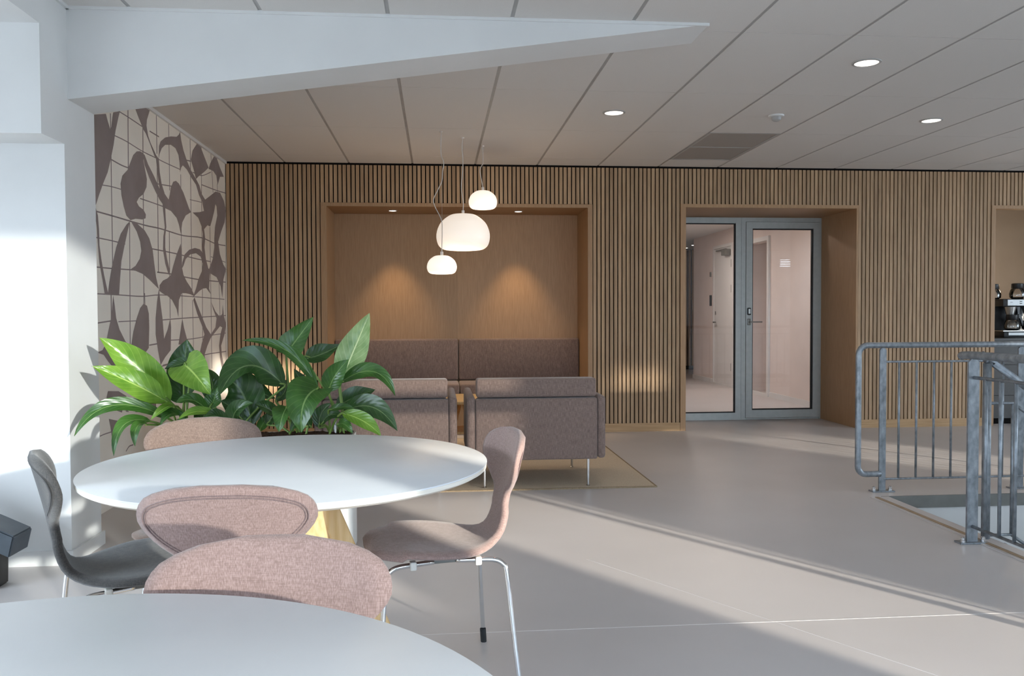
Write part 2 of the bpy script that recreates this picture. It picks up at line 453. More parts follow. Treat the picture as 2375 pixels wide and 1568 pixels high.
b = bmn(); ring(b, 3.424, 4.110, 0.108, 2.085, 0.010, YD-0.015, YD+0.02); obj('gasket', b, MT['gasket'], leafo)
bx('glass_pane', MT['glass'], leafo, 3.433, 4.101, YD, YD+0.014, 0.117, 2.076)
b = bmn(); box(b, 3.366, 3.402, YD-0.040, YD-0.028, 1.035, 1.105, r=0.006)
box(b, 3.376, 3.392, YD-0.085, YD-0.040, 1.062, 1.078, r=0.004)
box(b, 3.376, 3.515, YD-0.090, YD-0.074, 1.063, 1.077, r=0.005); obj('door_handle', b, MT['dark_steel'], leafo, smooth='auto')
b = bmn(); box(b, 3.364, 3.404, YD-0.046, YD-0.028, 1.145, 1.225, r=0.01); lk = obj('lock_plate', b, MT['black_plastic'], leafo, smooth='auto')
b = bmn(); box(b, 3.374, 3.394, YD-0.050, YD-0.046, 1.160, 1.212, r=0.001); obj('lock_face', b, MT['steel'], lk)

# ---- corridor behind the door
b = bmn()
holes = [(11.35, 12.05, 0.0, 2.18)]
def _cw(y0, y1, z0, z1): box(b, 4.6, 4.72, y0, y1, z0, z1)
rects_minus(b, YD+0.05, 14.8, 0.0, 2.75, holes, _cw)
box(b, 4.72, 5.6, 12.05, 12.15, 0, 2.75); box(b, 4.72, 5.6, 11.25, 11.35, 0, 2.75); box(b, 5.5, 5.6, 11.35, 12.05, 0, 2.75)
box(b, 4.72, 9.5, 14.68, 14.8, 0, 2.75)
struct('wall_corridor_right', b, MT['corridor'])
b = bmn(); box(b, 2.2, 2.32, YD+0.05, 17.2, 0, 2.75); struct('wall_corridor_left', b, MT['corridor'])
b = bmn(); box(b, 2.2, 9.5, YD+0.05, 17.2, 2.5, 2.6); cc = struct('ceiling_corridor', b, MT['paint'])
b = bmn(); box(b, 2.2, 9.5, 17.1, 17.2, 0, 2.75); box(b, 9.4, 9.5, 14.68, 17.1, 0, 2.75); we = struct('wall_corridor_end', b, MT['felt'])
q = bmn(); box(q, 0, 0.05, 0, 0.02, 0.08, 2.48); sme = mesh_from(q, 'slat'); sme.materials.append(MT['oak'])
for i in range(30): obj('slat', sme, None, we, loc=(4.3+i*0.075, 17.08, 0))
b = bmn(); box(b, 4.585, 4.6, 12.05+1.62, 14.8, 0, 0.07); box(b, 4.585, 4.6, 12.06, 12.74, 0, 0.07); box(b, 4.585, 4.6, YD+0.05, 11.34, 0, 0.07)
struct('baseboard_corridor', b, MT['paint'])
# white door in the corridor wall
b = bmn(); ring(b, 12.74, 13.67, -0.02, 2.27, 0.05, 4.575, 4.6)
for v in b.verts: v.co = Vector((v.co.y, v.co.x, v.co.z))
cdoor = struct('door_2', b, MT['paint'])
lf = bx('door_leaf', MT['paint'], cdoor, 4.583, 4.6, 12.79, 13.62, 0.006, 2.215)
b = bmn(); tube(b, [(4.585, 13.54, 1.02), (4.54, 13.54, 1.02), (4.54, 13.42, 1.02)], 0.011, 8); obj('door_handle', b, MT['dark_steel'], lf)
bx('lock_plate', MT['steel'], lf, 4.578, 4.584, 13.525, 13.555, 1.14, 1.20)
for z in (0.32, 1.55, 1.95): bx('hinge', MT['stair_grey'], lf, 4.573, 4.586, 12.785, 12.80, z-0.06, z+0.06)
b = bmn(); box(b, 4.50, 4.58, 12.82, 13.05, 2.08, 2.17, r=0.008); box(b, 4.53, 4.56, 12.95, 13.40, 2.17, 2.19); obj('door_closer', b, MT['stair_grey'], lf)
b = bmn(); ring(b, 11.30, 12.10, -0.02, 2.24, 0.06, 4.57, 4.6)
for v in b.verts: v.co = Vector((v.co.y, v.co.x, v.co.z))
struct('door_3', b, MT['paint'])
o = bx('card_reader', MT['black_plastic'], None, 4.575, 4.5995, 13.78, 13.84, 1.29, 1.47, r=0.004)
tag(o, 'slim dark card reader on the corridor wall left of the white door', 'card reader')
o = bx('wall_button', MT['stair_grey'], None, 4.58, 4.5995, 13.80, 13.85, 1.78, 1.86, r=0.004)
tag(o, 'small grey push button above the card reader in the corridor', 'button')

# ---- mural wall and its painted drawing
b = bmn(); box(b, XM-0.12, XM, 4.433, YB+0.06, 0.0, CEIL+0.05); wall_left = struct('wall_left', b, MT['mural_paint'])
MURAL=[
  [(5.071,2.324),(5.281,2.379),(5.307,2.343),(5.348,2.297),(5.364,2.321),(5.381,2.381),(5.397,2.415),(5.51,2.45),(5.486,2.412),(5.429,2.308),(5.395,2.217),(5.339,2.109),(5.293,2.032),(5.213,1.945),(5.156,1.876),(5.11,1.816),(5.093,1.801),(5.069,1.85)] ,
  [(5.778,2.532),(6.046,2.608),(6.064,2.586),(6.005,2.51),(5.994,2.468),(6.023,2.404),(6.067,2.367),(6.183,2.302),(6.241,2.285),(6.22,2.268),(6.158,2.281),(6.066,2.351),(5.977,2.41),(5.933,2.424),(5.848,2.481)] ,
  [(6.173,2.292),(6.241,2.288),(6.256,2.194),(6.293,2.118),(6.361,2.054),(6.448,2.024),(6.393,1.967),(6.307,1.997),(6.259,2.047),(6.215,2.154)] ,
  [(5.687,2.172),(5.73,2.217),(5.795,2.253),(5.86,2.267),(5.926,2.264),(5.923,2.215),(5.952,2.158),(5.985,2.101),(5.974,2.045),(5.913,1.99),(5.823,1.952),(5.779,1.918),(5.821,1.894),(5.907,1.882),(5.951,1.856),(5.945,1.829),(5.882,1.814),(5.753,1.804),(5.661,1.785),(5.589,1.806),(5.545,1.859),(5.509,1.926),(5.497,1.995),(5.53,2.05),(5.623,2.102)] ,
  [(5.904,2.265),(5.948,2.258),(6.013,2.207),(6.127,2.148),(6.231,2.084),(6.329,2.024),(6.41,1.994),(6.336,1.964),(6.242,1.996),(6.146,2.047),(6.032,2.117),(5.944,2.188)] ,
  [(5.648,1.776),(5.605,1.706),(5.549,1.614),(5.49,1.509),(5.462,1.393),(5.442,1.297),(5.26,1.293),(5.288,1.372),(5.328,1.457),(5.407,1.588),(5.486,1.68),(5.587,1.748)] ,
  [(5.661,1.782),(5.793,1.773),(5.923,1.745),(6.012,1.699),(6.078,1.625),(6.107,1.532),(6.141,1.437),(6.196,1.355),(6.114,1.38),(5.998,1.415),(5.865,1.448),(5.736,1.461),(5.633,1.462),(5.738,1.494),(5.817,1.545),(5.85,1.6),(5.831,1.66),(5.77,1.722)] ,
  [(5.096,1.804),(5.133,1.753),(5.146,1.674),(5.149,1.581),(5.172,1.502),(5.209,1.41),(5.267,1.3),(5.214,1.295),(5.184,1.382),(5.144,1.474),(5.126,1.579),(5.114,1.684),(5.085,1.774)] ,
  [(6.243,2.329),(6.25,2.379),(6.287,2.419),(6.392,2.469),(6.526,2.505),(6.665,2.531),(6.724,2.561),(6.754,2.59),(6.78,2.529),(6.836,2.46),(6.923,2.396),(7.026,2.341),(7.172,2.291),(7.27,2.253),(7.335,2.192),(7.439,2.158),(7.415,2.106),(7.332,2.134),(7.252,2.171),(7.169,2.244),(7.042,2.279),(6.92,2.326),(6.812,2.34),(6.769,2.315),(6.738,2.274),(6.73,2.343),(6.704,2.4),(6.633,2.438),(6.523,2.442),(6.389,2.415),(6.31,2.375),(6.258,2.324),(6.231,2.278)] ,
  [(7.333,2.144),(7.439,2.158),(7.587,2.208),(7.78,2.276),(7.94,2.289),(8.078,2.234),(8.149,2.148),(8.092,2.034),(7.962,1.936),(7.851,1.833),(7.909,1.723),(8.028,1.637),(8.128,1.6),(8.021,1.499),(7.97,1.329),(7.918,1.432),(7.778,1.509),(7.588,1.531),(7.53,1.568),(7.655,1.665),(7.714,1.77),(7.719,1.852),(7.747,1.956),(7.832,2.068),(7.812,2.147),(7.774,2.163),(7.732,2.097),(7.651,2.006),(7.587,1.944),(7.499,1.946),(7.39,1.9),(7.421,1.825),(7.396,1.745),(7.433,1.651),(7.516,1.567),(7.428,1.553),(7.341,1.645),(7.326,1.759),(7.353,1.858),(7.321,1.912),(7.222,1.978),(7.059,2.002),(7.258,2.029),(7.398,2.056)] ,
  [(7.234,2.599),(7.302,2.597),(7.389,2.547),(7.563,2.452),(7.415,2.388),(7.274,2.336),(7.172,2.291),(7.11,2.355),(7.03,2.424),(7.085,2.508)] ,
  [(7.758,2.591),(7.836,2.591),(7.953,2.519),(8.09,2.458),(7.948,2.435),(7.863,2.35),(7.819,2.425),(7.712,2.448),(7.562,2.442),(7.625,2.503)] ,
  [(6.448,2.024),(6.477,2.062),(6.507,2.125),(6.564,2.173),(6.631,2.191),(6.705,2.181),(6.819,2.128),(6.966,2.021),(7.015,2.0),(6.87,1.956),(6.777,1.892),(6.732,1.799),(6.689,1.864),(6.634,1.911),(6.498,1.946),(6.366,1.95),(6.373,1.881),(6.385,1.816),(6.356,1.746),(6.352,1.663),(6.39,1.582),(6.449,1.502),(6.421,1.466),(6.346,1.546),(6.3,1.642),(6.315,1.742),(6.349,1.812),(6.323,1.908),(6.306,1.972),(6.394,1.992)] ,
  [(6.728,1.724),(6.747,1.641),(6.743,1.552),(6.786,1.484),(6.874,1.433),(6.996,1.383),(7.076,1.326),(6.962,1.336),(6.839,1.342),(6.732,1.34),(6.66,1.285),(6.636,1.154),(6.599,1.215),(6.492,1.282),(6.387,1.311),(6.284,1.325),(6.205,1.343),(6.212,1.383),(6.289,1.419),(6.393,1.44),(6.474,1.469),(6.532,1.54),(6.62,1.632)] ,
  [(6.741,1.526),(6.762,1.58),(6.824,1.646),(6.949,1.692),(7.109,1.719),(7.256,1.719),(7.344,1.693),(7.411,1.63),(7.48,1.575),(7.589,1.565),(7.557,1.52),(7.521,1.399),(7.578,1.351),(7.434,1.4),(7.328,1.393),(7.224,1.371),(7.076,1.326),(7.024,1.31),(7.125,1.387),(7.195,1.465),(7.301,1.536),(7.339,1.606),(7.273,1.659),(7.14,1.678),(6.978,1.657),(6.853,1.612),(6.79,1.555)] ,
  [(7.076,1.315),(7.151,1.256),(7.281,1.161),(7.417,1.063),(7.559,1.001),(7.715,1.059),(7.758,1.14),(7.646,1.221),(7.589,1.281),(7.722,1.201),(7.878,1.15),(7.962,1.181),(7.983,1.266),(8.019,1.16),(8.099,1.085),(8.035,0.99),(7.904,0.889),(7.924,0.804),(7.994,0.705),(7.933,0.656),(7.858,0.786),(7.832,0.891),(7.886,0.994),(7.955,1.055),(7.874,1.067),(7.712,1.018),(7.558,0.971),(7.444,0.906),(7.348,0.831),(7.4,0.741),(7.483,0.676),(7.26,0.759),(7.196,0.839),(7.269,0.931),(7.357,1.006),(7.277,1.085),(7.147,1.181),(7.042,1.292)] ,
  [(5.345,1.291),(5.365,1.235),(5.387,1.151),(5.439,1.08),(5.532,1.005),(5.63,0.958),(5.544,0.83),(5.336,0.844),(5.248,0.891),(5.181,0.935),(5.081,0.953),(5.165,0.963),(5.218,1.002),(5.256,1.069),(5.306,1.151)] ,
  [(5.877,1.246),(5.944,1.234),(5.978,1.18),(5.982,1.085),(5.966,0.945),(5.838,0.888),(5.67,0.927),(5.63,0.965),(5.676,1.06),(5.743,1.149),(5.81,1.217)] ,
  [(6.196,1.359),(6.23,1.245),(6.265,1.147),(6.294,0.998),(6.375,1.063),(6.442,1.146),(6.46,1.078),(6.441,0.909),(6.313,0.864),(6.209,0.812),(6.155,0.921),(6.112,1.035),(6.117,1.148),(6.152,1.26)] ,
  [(6.74,1.145),(6.777,1.073),(6.851,0.982),(6.867,0.936),(6.631,0.944),(6.694,1.057)] ,
  [(5.215,0.681),(5.236,0.714),(5.406,0.698),(5.536,0.655),(5.528,0.635),(5.477,0.593),(5.454,0.559),(5.347,0.587),(5.225,0.611)] ,
  [(5.241,0.546),(5.431,0.507),(5.395,0.463),(5.336,0.354),(5.308,0.323),(5.287,0.418),(5.264,0.496)] ,
  [(5.513,0.625),(5.526,0.587),(5.574,0.548),(5.524,0.556),(5.491,0.591)] ,
  [(5.684,0.535),(5.762,0.567),(5.843,0.603),(6.091,0.572),(6.104,0.489)] ,
]
MURAL_LINES=[
  [(5.353,2.399),(5.349,1.847),(5.345,1.294)] ,
  [(5.313,1.293),(5.312,1.083),(5.312,0.873)] ,
  [(5.649,2.494),(5.639,2.145),(5.629,1.796)] ,
  [(5.644,1.768),(5.631,1.363),(5.618,0.958)] ,
  [(5.922,2.46),(5.904,1.85),(5.886,1.241)] ,
  [(5.903,1.319),(5.905,1.265),(5.907,1.21)] ,
  [(6.202,2.6),(6.203,2.457),(6.203,2.314)] ,
  [(6.203,2.217),(6.2,1.845),(6.196,1.472)] ,
  [(6.477,2.604),(6.478,2.35),(6.479,2.096)] ,
  [(6.453,1.789),(6.448,1.468),(6.442,1.146)] ,
  [(6.754,2.59),(6.752,2.538),(6.749,2.487)] ,
  [(6.755,2.26),(6.747,1.703),(6.74,1.145)] ,
  [(7.021,2.605),(7.016,1.968),(7.012,1.328)] ,
  [(7.023,1.291),(7.026,1.032),(7.028,0.772)] ,
  [(7.343,2.606),(7.322,1.739),(7.301,0.872)] ,
  [(7.315,0.872),(7.31,0.79),(7.306,0.708)] ,
  [(7.644,2.586),(7.673,2.421),(7.702,2.254)] ,
  [(7.58,1.939),(7.58,1.321),(7.581,0.7)] ,
  [(7.847,2.357),(7.855,2.204),(7.863,2.051)] ,
  [(7.866,1.513),(7.874,1.306),(7.883,1.098)] ,
  [(8.15,2.617),(8.113,1.642),(8.076,0.668)] ,
  [(5.503,2.444),(5.659,2.445),(5.912,2.442)] ,
  [(6.057,2.443),(6.254,2.445)] ,
  [(5.401,2.277),(5.612,2.282),(5.904,2.275),(6.182,2.281),(6.383,2.284),(6.739,2.296)] ,
  [(5.34,2.12),(5.526,2.114),(5.685,2.12)] ,
  [(5.192,1.941),(5.35,1.954),(5.511,1.961)] ,
  [(5.845,1.95),(6.071,1.954),(6.315,1.957)] ,
  [(6.862,2.393),(7.036,2.412)] ,
  [(6.717,2.428),(6.786,2.415)] ,
  [(7.339,2.27),(7.82,2.292),(8.159,2.316)] ,
  [(6.988,2.097),(7.332,2.121)] ,
  [(6.173,2.099),(6.535,2.135)] ,
  [(5.118,1.775),(5.36,1.777),(5.669,1.778),(5.97,1.781),(6.207,1.789),(6.384,1.79),(6.802,1.791),(7.316,1.821),(7.755,1.808),(8.123,1.82)] ,
  [(5.088,1.622),(5.335,1.624),(5.561,1.622)] ,
  [(6.055,1.631),(6.299,1.634),(6.677,1.636),(7.171,1.633),(7.593,1.637)] ,
  [(7.596,1.681),(8.114,1.663)] ,
  [(5.087,1.45),(5.346,1.455),(5.695,1.465)] ,
  [(6.167,1.474),(6.448,1.476),(6.786,1.469),(7.297,1.465),(8.104,1.477)] ,
  [(5.073,1.295),(5.449,1.296),(5.857,1.296),(6.233,1.314),(7.024,1.319),(8.052,1.315)] ,
  [(5.082,1.123),(5.224,1.131),(5.349,1.137)] ,
  [(5.423,1.129),(5.679,1.132),(5.985,1.132)] ,
  [(6.224,1.134),(6.769,1.145),(7.281,1.152),(8.087,1.164)] ,
  [(5.977,0.963),(6.142,0.967)] ,
  [(6.445,0.983),(7.007,0.977),(7.559,0.991),(8.078,1.0)] ,
  [(7.306,0.83),(7.55,0.832),(8.094,0.828)] ,
  [(6.259,0.809),(6.469,0.814)] ,
  [(7.076,2.331),(7.343,2.347),(7.635,2.425)] ,
  [(5.071,0.618),(5.219,0.619)] ,
  [(5.064,0.458),(5.162,0.463),(5.276,0.462)] ,
  [(5.513,0.305),(5.571,0.328),(5.645,0.327)] ,
  [(5.528,0.629),(5.629,0.63)] ,
  [(6.217,0.802),(6.452,0.806)] ,
]

b = bmn()
for i, poly in enumerate(MURAL):
    xx = XM+0.0008+0.00002*i
    vs = [b.verts.new((xx, y, z)) for y, z in poly]
    for tri in tessellate_polygon([[Vector((y, z, 0)) for y, z in poly]]):
        try: b.faces.new([vs[q] for q in tri])
        except ValueError: pass
for i, ln in enumerate(MURAL_LINES):
    P = smooth_path([(0, y, z) for y, z in ln], 4)
    wd = 0.0030 + 0.0020*((i*7) % 5)/5
    if abs(ln[0][0]-ln[-1][0]) < abs(ln[0][1]-ln[-1][1]): wd += 0.0035
    prev = None
    for j, p in enumerate(P):
        t = (P[min(j+1, len(P)-1)]-P[max(j-1, 0)]).normalized()
        n = Vector((0, -t.z, t.y)) * wd
        a = b.verts.new((XM+0.0004, p.y+n.y, p.z+n.z)); c = b.verts.new((XM+0.0004, p.y-n.y, p.z-n.z))
        if prev: b.faces.new((prev[0], prev[1], c, a))
        prev = (a, c)
for f in b.faces:
    f.normal_update()
    if f.normal.x < 0: f.normal_flip()
me = bpy.data.meshes.new('mural_drawing'); b.to_mesh(me); b.free(); me.materials.append(MT['mural_ink'])
o = bpy.data.objects.new('mural_drawing', me); C.objects.link(o); o.parent = wall_left
b = bmn(); box(b, XM, XM+0.018, 4.434, YB-0.01, 2.585, CEIL+0.004); struct('trim_2', b, MT['paint'])

# ---- column, alcove walls, bulkhead along the alcove
b = bmn()
box(b, XW, XL, 4.085, 4.433, 0.0, CEIL+0.05)          # column and alcove back wall
box(b, XM-0.12, XL-0.001, 4.40, 4.434, 0.0, CEIL+0.05)
struct('wall_alcove', b, MT['paint'])
b = bmn(); prism(b, [(3.857, 1.963), (4.086, 1.963), (4.086, CEIL+0.05), (YF-0.1, CEIL+0.05), (YF-0.1, 2.44), (3.857, 2.44)], 'x', XW, XL)
struct('wall_bulkhead', b, MT['paint'])
b = bmn(); box(b, XW, XL+0.012, 4.068, 4.085, 0.0, 0.068); box(b, XL, XL+0.012, 4.085, 4.45, 0.0, 0.068)
struct('baseboard_alcove', b, MT['paint'])
# ---- tapering beam
b = bmn(); prism(b, [(XL-0.01, 2.178), (1.36, CEIL-0.004), (1.36, CEIL+0.05), (XL-0.01, CEIL+0.05)], 'y', 4.13, 4.425)
struct('trim_3', b, MT['paint'])
b = bmn(); box(b, XL, 1.36, 4.120, 4.134, CEIL-0.014, CEIL+0.004); box(b, XL, XL+0.014, YF, 4.134, CEIL-0.014, CEIL+0.004)
struct('trim_4', b, MT['paint'])

# ---- ceiling of tiles
b = bmn(); box(b, XM-0.1, XR, YF-0.1, YB+0.06, CEIL+0.012, CEIL+0.08); ceiling = struct('ceiling', b, MT['void'])
b = bmn(); box(b, XL, XR, YF-0.05, 3.058, CEIL, CEIL+0.012); box(b, 7.6, XR, 3.058, YB, CEIL, CEIL+0.012); obj('plain_field', b, MT['tile'], ceiling)
ROWS = [(7.7706, YB), (6.5951, 7.7706), (5.4196, 6.5951), (4.2441, 5.4196), (3.0686, 4.2441)]
TM = {}
def tile_mesh(lx, ly):
    key = (round(lx, 3), round(ly, 3))
    if key not in TM:
        q = bmn(); box(q, 0, lx, 0, ly, 0, 0.012); me = mesh_from(q, 'ceiling_tile'); me.materials.append(MT['tile']); TM[key] = me
    return TM[key]
XS = [XM+0.002] + [-1.426+0.6*j for j in range(16)]
for ri, (y0, y1) in enumerate(ROWS):
    for j, (x0, x1) in enumerate(zip(XS, XS[1:])):
        if ri == 1 and j == 7: continue           # the vent sits in this bay
        obj('ceiling_tile', tile_mesh(x1-x0-0.020, y1-y0-0.005), None, ceiling, loc=(x0+0.010, y0+0.0025, CEIL))
gm = bmn(); box(gm, -0.011, 0.011, 3.06, YB, CEIL+0.003, CEIL+0.012); gme = mesh_from(gm, 'grid_bar'); gme.materials.append(MT['grid'])
for xg in XS[1:]: obj('grid_bar', gme, None, ceiling, loc=(xg, 0, 0))
# vent in bay 7
b = bmn(); ring(b, 2.184, 2.764, 6.600, 7.766, 0.018, CEIL-0.001, CEIL+0.012)
for v in b.verts: v.co = Vector((v.co.x, v.co.z, v.co.y))
box(b, 2.20, 2.75, 7.170, 7.192, CEIL-0.001, CEIL+0.012)
t = thing('ceiling_vent', 'grey mesh air vent in two panels set flush in the tiled ceiling', 'vent', (0, 0, 0))
obj('vent_frame', b, MT['grid'], t)
bx('vent_mesh', MT['vent'], t, 2.203, 2.747, 6.619, 7.170, CEIL+0.002, CEIL+0.011)
bx('vent_mesh', MT['vent'], t, 2.203, 2.747, 7.192, 7.748, CEIL+0.002, CEIL+0.011)

# ---- walls the camera does not see: glazed front, glazed alcove side, right end
b = bmn()
rects_minus(b, XW, XR, 0.0, CEIL+0.08, PANES, lambda x0, x1, z0, z1: box(b, x0, x1, YF-0.1, YF, z0, z1))
wf = struct('wall_front', b, MT['paint'])
b = bmn(); x0, x1, z0, z1 = PANES[0]; box(b, x0, x1, YF-0.06, YF-0.052, z0, z1); obj('added_dimming_pane', b, MT['tinted'], wf)  # unseen glass added to dim daylight on the chairs and alcove
b = bmn()
rects_minus(b, YF-0.1, 4.433, 0.0, CEIL+0.08, [(-0.6, 3.0, 0.5, 1.75)], lambda y0, y1, z0, z1: box(b, XW-0.1, XW, y0, y1, z0, z1))
struct('wall_alcove_side', b, MT['paint'])
b = bmn()
rects_minus(b, YF-0.1, YB+2.2, 0.0, CEIL+0.08, [(2.2, 5.8, 0.7, 2.4)], lambda y0, y1, z0, z1: box(b, XR, XR+0.1, y0, y1, z0, z1))  # unseen window opening added to brighten the back of the room
struct('wall_right', b, MT['paint'])
# blinds in the third bay and the far bay, slats of real boards
b = bmn()
for z0, z1 in ((1.30, 1.46), (1.49, 1.60), (1.63, 1.74), (1.77, 2.02), (2.06, 2.24)): box(b, 4.0, 5.13, YF-0.07, YF-0.05, z0, z1)
wb = struct('window_2', b, MT['paint'])
b = bmn()
for i in range(7): box(b, 8.5, 9.7, YF-0.07, YF-0.05, 1.0+i*0.11, 1.0+i*0.11+0.035)
for i in range(4): box(b, 8.0, 8.62, YF-0.07, YF-0.05, 2.225+i*0.05, 2.225+i*0.05+0.03)  # boards added across the high slit to weaken its sun patch
struct('window_3', b, MT['paint'])
b = bmn(); box(b, -40, 60, -60, YF-0.12, -0.3, -0.2); box(b, -40, XW-0.12, YF-0.12, 40, -0.3, -0.2); struct('ground', b, MT['concrete'])

# ---- kitchen behind the right opening
b = bmn(); box(b, 5.5, XR, 10.3, 10.4, 0, CEIL+0.05); box(b, 5.55, 5.66, YB+0.06, 10.3, 0, CEIL+0.05); struct('wall_kitchen', b, MT['cream_wall'])
b = bmn(); box(b, 5.5, XR, YB+0.06, 10.4, CEIL+0.005, CEIL+0.08); struct('ceiling_kitchen', b, MT['paint'])
b = bmn(); box(b, 5.66, XR, YB+0.9, 10.4, -0.06, 0.0); struct('floor_kitchen', b, MT['floor'])

# ================================================================== CHAIRS
CL = [(.222,.428), (.205,.442), (.17,.447), (.10,.445), (.0,.438), (-.09,.434), (-.15,.440), (-.188,.462), (-.208,.500), (-.218,.545),
      (-.226,.59), (-.236,.64), (-.250,.70), (-.264,.755), (-.274,.79)]
def arc_table(pts):
    P = [Vector((0, a, b)) for a, b in pts]; P = smooth_path(P, 8)
    S = [0.0]
    for a, b in zip(P, P[1:]): S.append(S[-1]+(b-a).length)
    return P, S
CP, CS = arc_table(CL)
SLEN = CS[-1]
def on_arc(s):
    s = max(0.0, min(SLEN, s))
    for i in range(len(CS)-1):
        if CS[i+1] >= s:
            t = (s-CS[i])/max(1e-9, CS[i+1]-CS[i]); p = CP[i].lerp(CP[i+1], t)
            d = (CP[i+1]-CP[i]).normalized(); return p, Vector((0, d.z, -d.y))   # normal points up / to the front
    return CP[-1], Vector((0, 1, 0))
def s_at_z(z):
    for p, s in zip(CP, CS):
        if p.y < -.2 and p.z >= z: return s
    return SLEN
WK = [(0.0,.045),(.012,.105),(.035,.155),(.07,.193),(.12,.222),(.18,.236),(.24,.232),(.30,.205),(.345,.165),(.385,.122),(.42,.093)]
sz = s_at_z
WK += [(sz(.53),.072),(sz(.56),.066),(sz(.585),.068),(sz(.605),.088),(sz(.625),.125),(sz(.65),.164),(sz(.68),.192),(sz(.705),.2015),(sz(.73),.197),(sz(.755),.176),(sz(.773),.142),(sz(.784),.100),(SLEN,.048)]
WS = [(p.y, p.z) for p in smooth_path([(0, s, w) for s, w in WK], 5)]
def half_w(s):
    for (a, wa), (c, wc) in zip(WS, WS[1:]):
        if c >= s:
            t = (s-a)/max(1e-9, c-a); return max(.03, wa+(wc-wa)*t)
    return WS[-1][1]
def shell_point(s, u, off=0.0):
    p, n = on_arc(s); wd = half_w(s)
    bend = 0.0
    if s > sz(.55): bend = 0.040*(u*wd/0.2)**2
    else: bend = 0.010*(u*wd/0.23)**2*(1 if s > .1 else -0.6)
    fwd = Vector((0, 1, 0)) if s > sz(.55) else Vector((0, 0, 1))
    return Vector((u*wd, p.y, p.z)) + fwd*bend + n*off
def shell_mesh(m):
    bm = bmn()
    n1 = 46; n2 = 14; TH = 0.0125
    U = [-1+2*j/n2 for j in range(n2+1)]
    top = []; bot = []
    for i in range(n1+1):
        # denser toward both ends
        s = SLEN*(0.5-0.5*math.cos(PI*i/n1))*0.35 + SLEN*(i/n1)*0.65
        rt = []; rb = []
        for u in U:
            edge = min(1.0, (1-abs(u))*half_w(s)/0.013, (s+0.001)/0.013, (SLEN-s+0.001)/0.013)
            th = TH*math.sqrt(max(0.06, 1-(1-edge)**2))
            rt.append(bm.verts.new(shell_point(s, u, th))); rb.append(bm.verts.new(shell_point(s, u, -th)))
        top.append(rt); bot.append(rb)
    for i in range(n1):
        for j in range(n2):
            bm.faces.new((top[i][j], top[i][j+1], top[i+1][j+1], top[i+1][j]))
            bm.faces.new((bot[i][j], bot[i+1][j], bot[i+1][j+1], bot[i][j+1]))
        bm.faces.new((top[i][0], top[i+1][0], bot[i+1][0], bot[i][0]))
        bm.faces.new((top[i][n2], bot[i][n2], bot[i+1][n2], top[i+1][n2]))
    for r, q in ((top[0], bot[0]), (bot[n1], top[n1])):
        for j in range(n2): bm.faces.new((r[j], q[j], q[j+1], r[j+1]))
    me = mesh_from(bm, 'upholstered_shell'); me.materials.append(m)
    for p in me.polygons: p.use_smooth = True
    return me
def seam_mesh(m):
    bm = bmn()
    # outline of the head of the back, up one side, across the top and down the other
    s0 = sz(.60)
    up = [(-half_w(s0+(SLEN-s0)*i/40), s0+(SLEN-s0)*i/40) for i in range(41)]
    out = up + [(-half_w(SLEN)*(1-k/4), SLEN) for k in range(1, 4)] + [(0, SLEN)] + [(half_w(SLEN)*k/4, SLEN) for k in range(1, 4)] + [(-x, s) for x, s in up[::-1]]
    for inset in (0.0185, 0.0245):
        pts = []
        for i in range(1, len(out)-1):
            dx, ds = out[i+1][0]-out[i-1][0], out[i+1][1]-out[i-1][1]
            l = math.hypot(dx, ds) or 1.0
            pts.append((out[i][0]+ds/l*inset, out[i][1]-dx/l*inset))
        for _ in range(3):
            pts = [pts[0]] + [((a[0]+2*b[0]+c[0])/4, (a[1]+2*b[1]+c[1])/4) for a, b, c in zip(pts, pts[1:], pts[2:])] + [pts[-1]]
        tube(bm, [shell_point(s, x/half_w(s), -0.0125) for x, s in pts], 0.0018, 5)
    me = mesh_from(bm, 'back_seam'); me.materials.append(m)
    for p in me.polygons: p.use_smooth = True
    return me
SEAM = {'mauve': seam_mesh(MT['piping']), 'charcoal': seam_mesh(MT['piping_dark'])}
SEAM['mauve_far_light'] = SEAM['mauve']
def leg_path(sx, sy):
    return smooth_path([(sx*.150, sy*.035, .4165), (sx*.162, sy*.10, .4160), (sx*.172, sy*.150, .4140), (sx*.178, sy*.176, .400), (sx*.183, sy*.186, .370),
                        (sx*.205, sy*.200, .20), (sx*.230, sy*.214, .034)], 5)
def leg_mesh(sx, sy):
    bm = bmn(); tube(bm, leg_path(sx, sy), 0.0078, 10); me = mesh_from(bm, 'leg'); me.materials.append(MT['chrome'])
    for p in me.polygons: p.use_smooth = True
    return me
def foot_mesh(sx, sy):
    bm = bmn(); tube(bm, [(sx*.2262, sy*.2118, .050), (sx*.2338, sy*.2163, .0005)], 0.0108, 10); me = mesh_from(bm, 'rubber_foot'); me.materials.append(MT['black_rubber']); return me
LEGS = {(sx, sy): (leg_mesh(sx, sy), foot_mesh(sx, sy)) for sx in (-1, 1) for sy in (-1, 1)}
def clip_mesh():
    bm = bmn(); box(bm, -.014, .014, -.010, .010, -.026, 0.0, r=.004); me = mesh_from(bm, 'frame_clip'); me.materials.append(MT['clear_clip']); return me
CLIP = clip_mesh()
def bracket_mesh():
    bm = bmn(); box(bm, -.15, .15, -.05, .05, .409, .424, r=.004); me = mesh_from(bm, 'under_seat_bracket'); me.materials.append(MT['stair_grey']); return me
BRK = bracket_mesh()
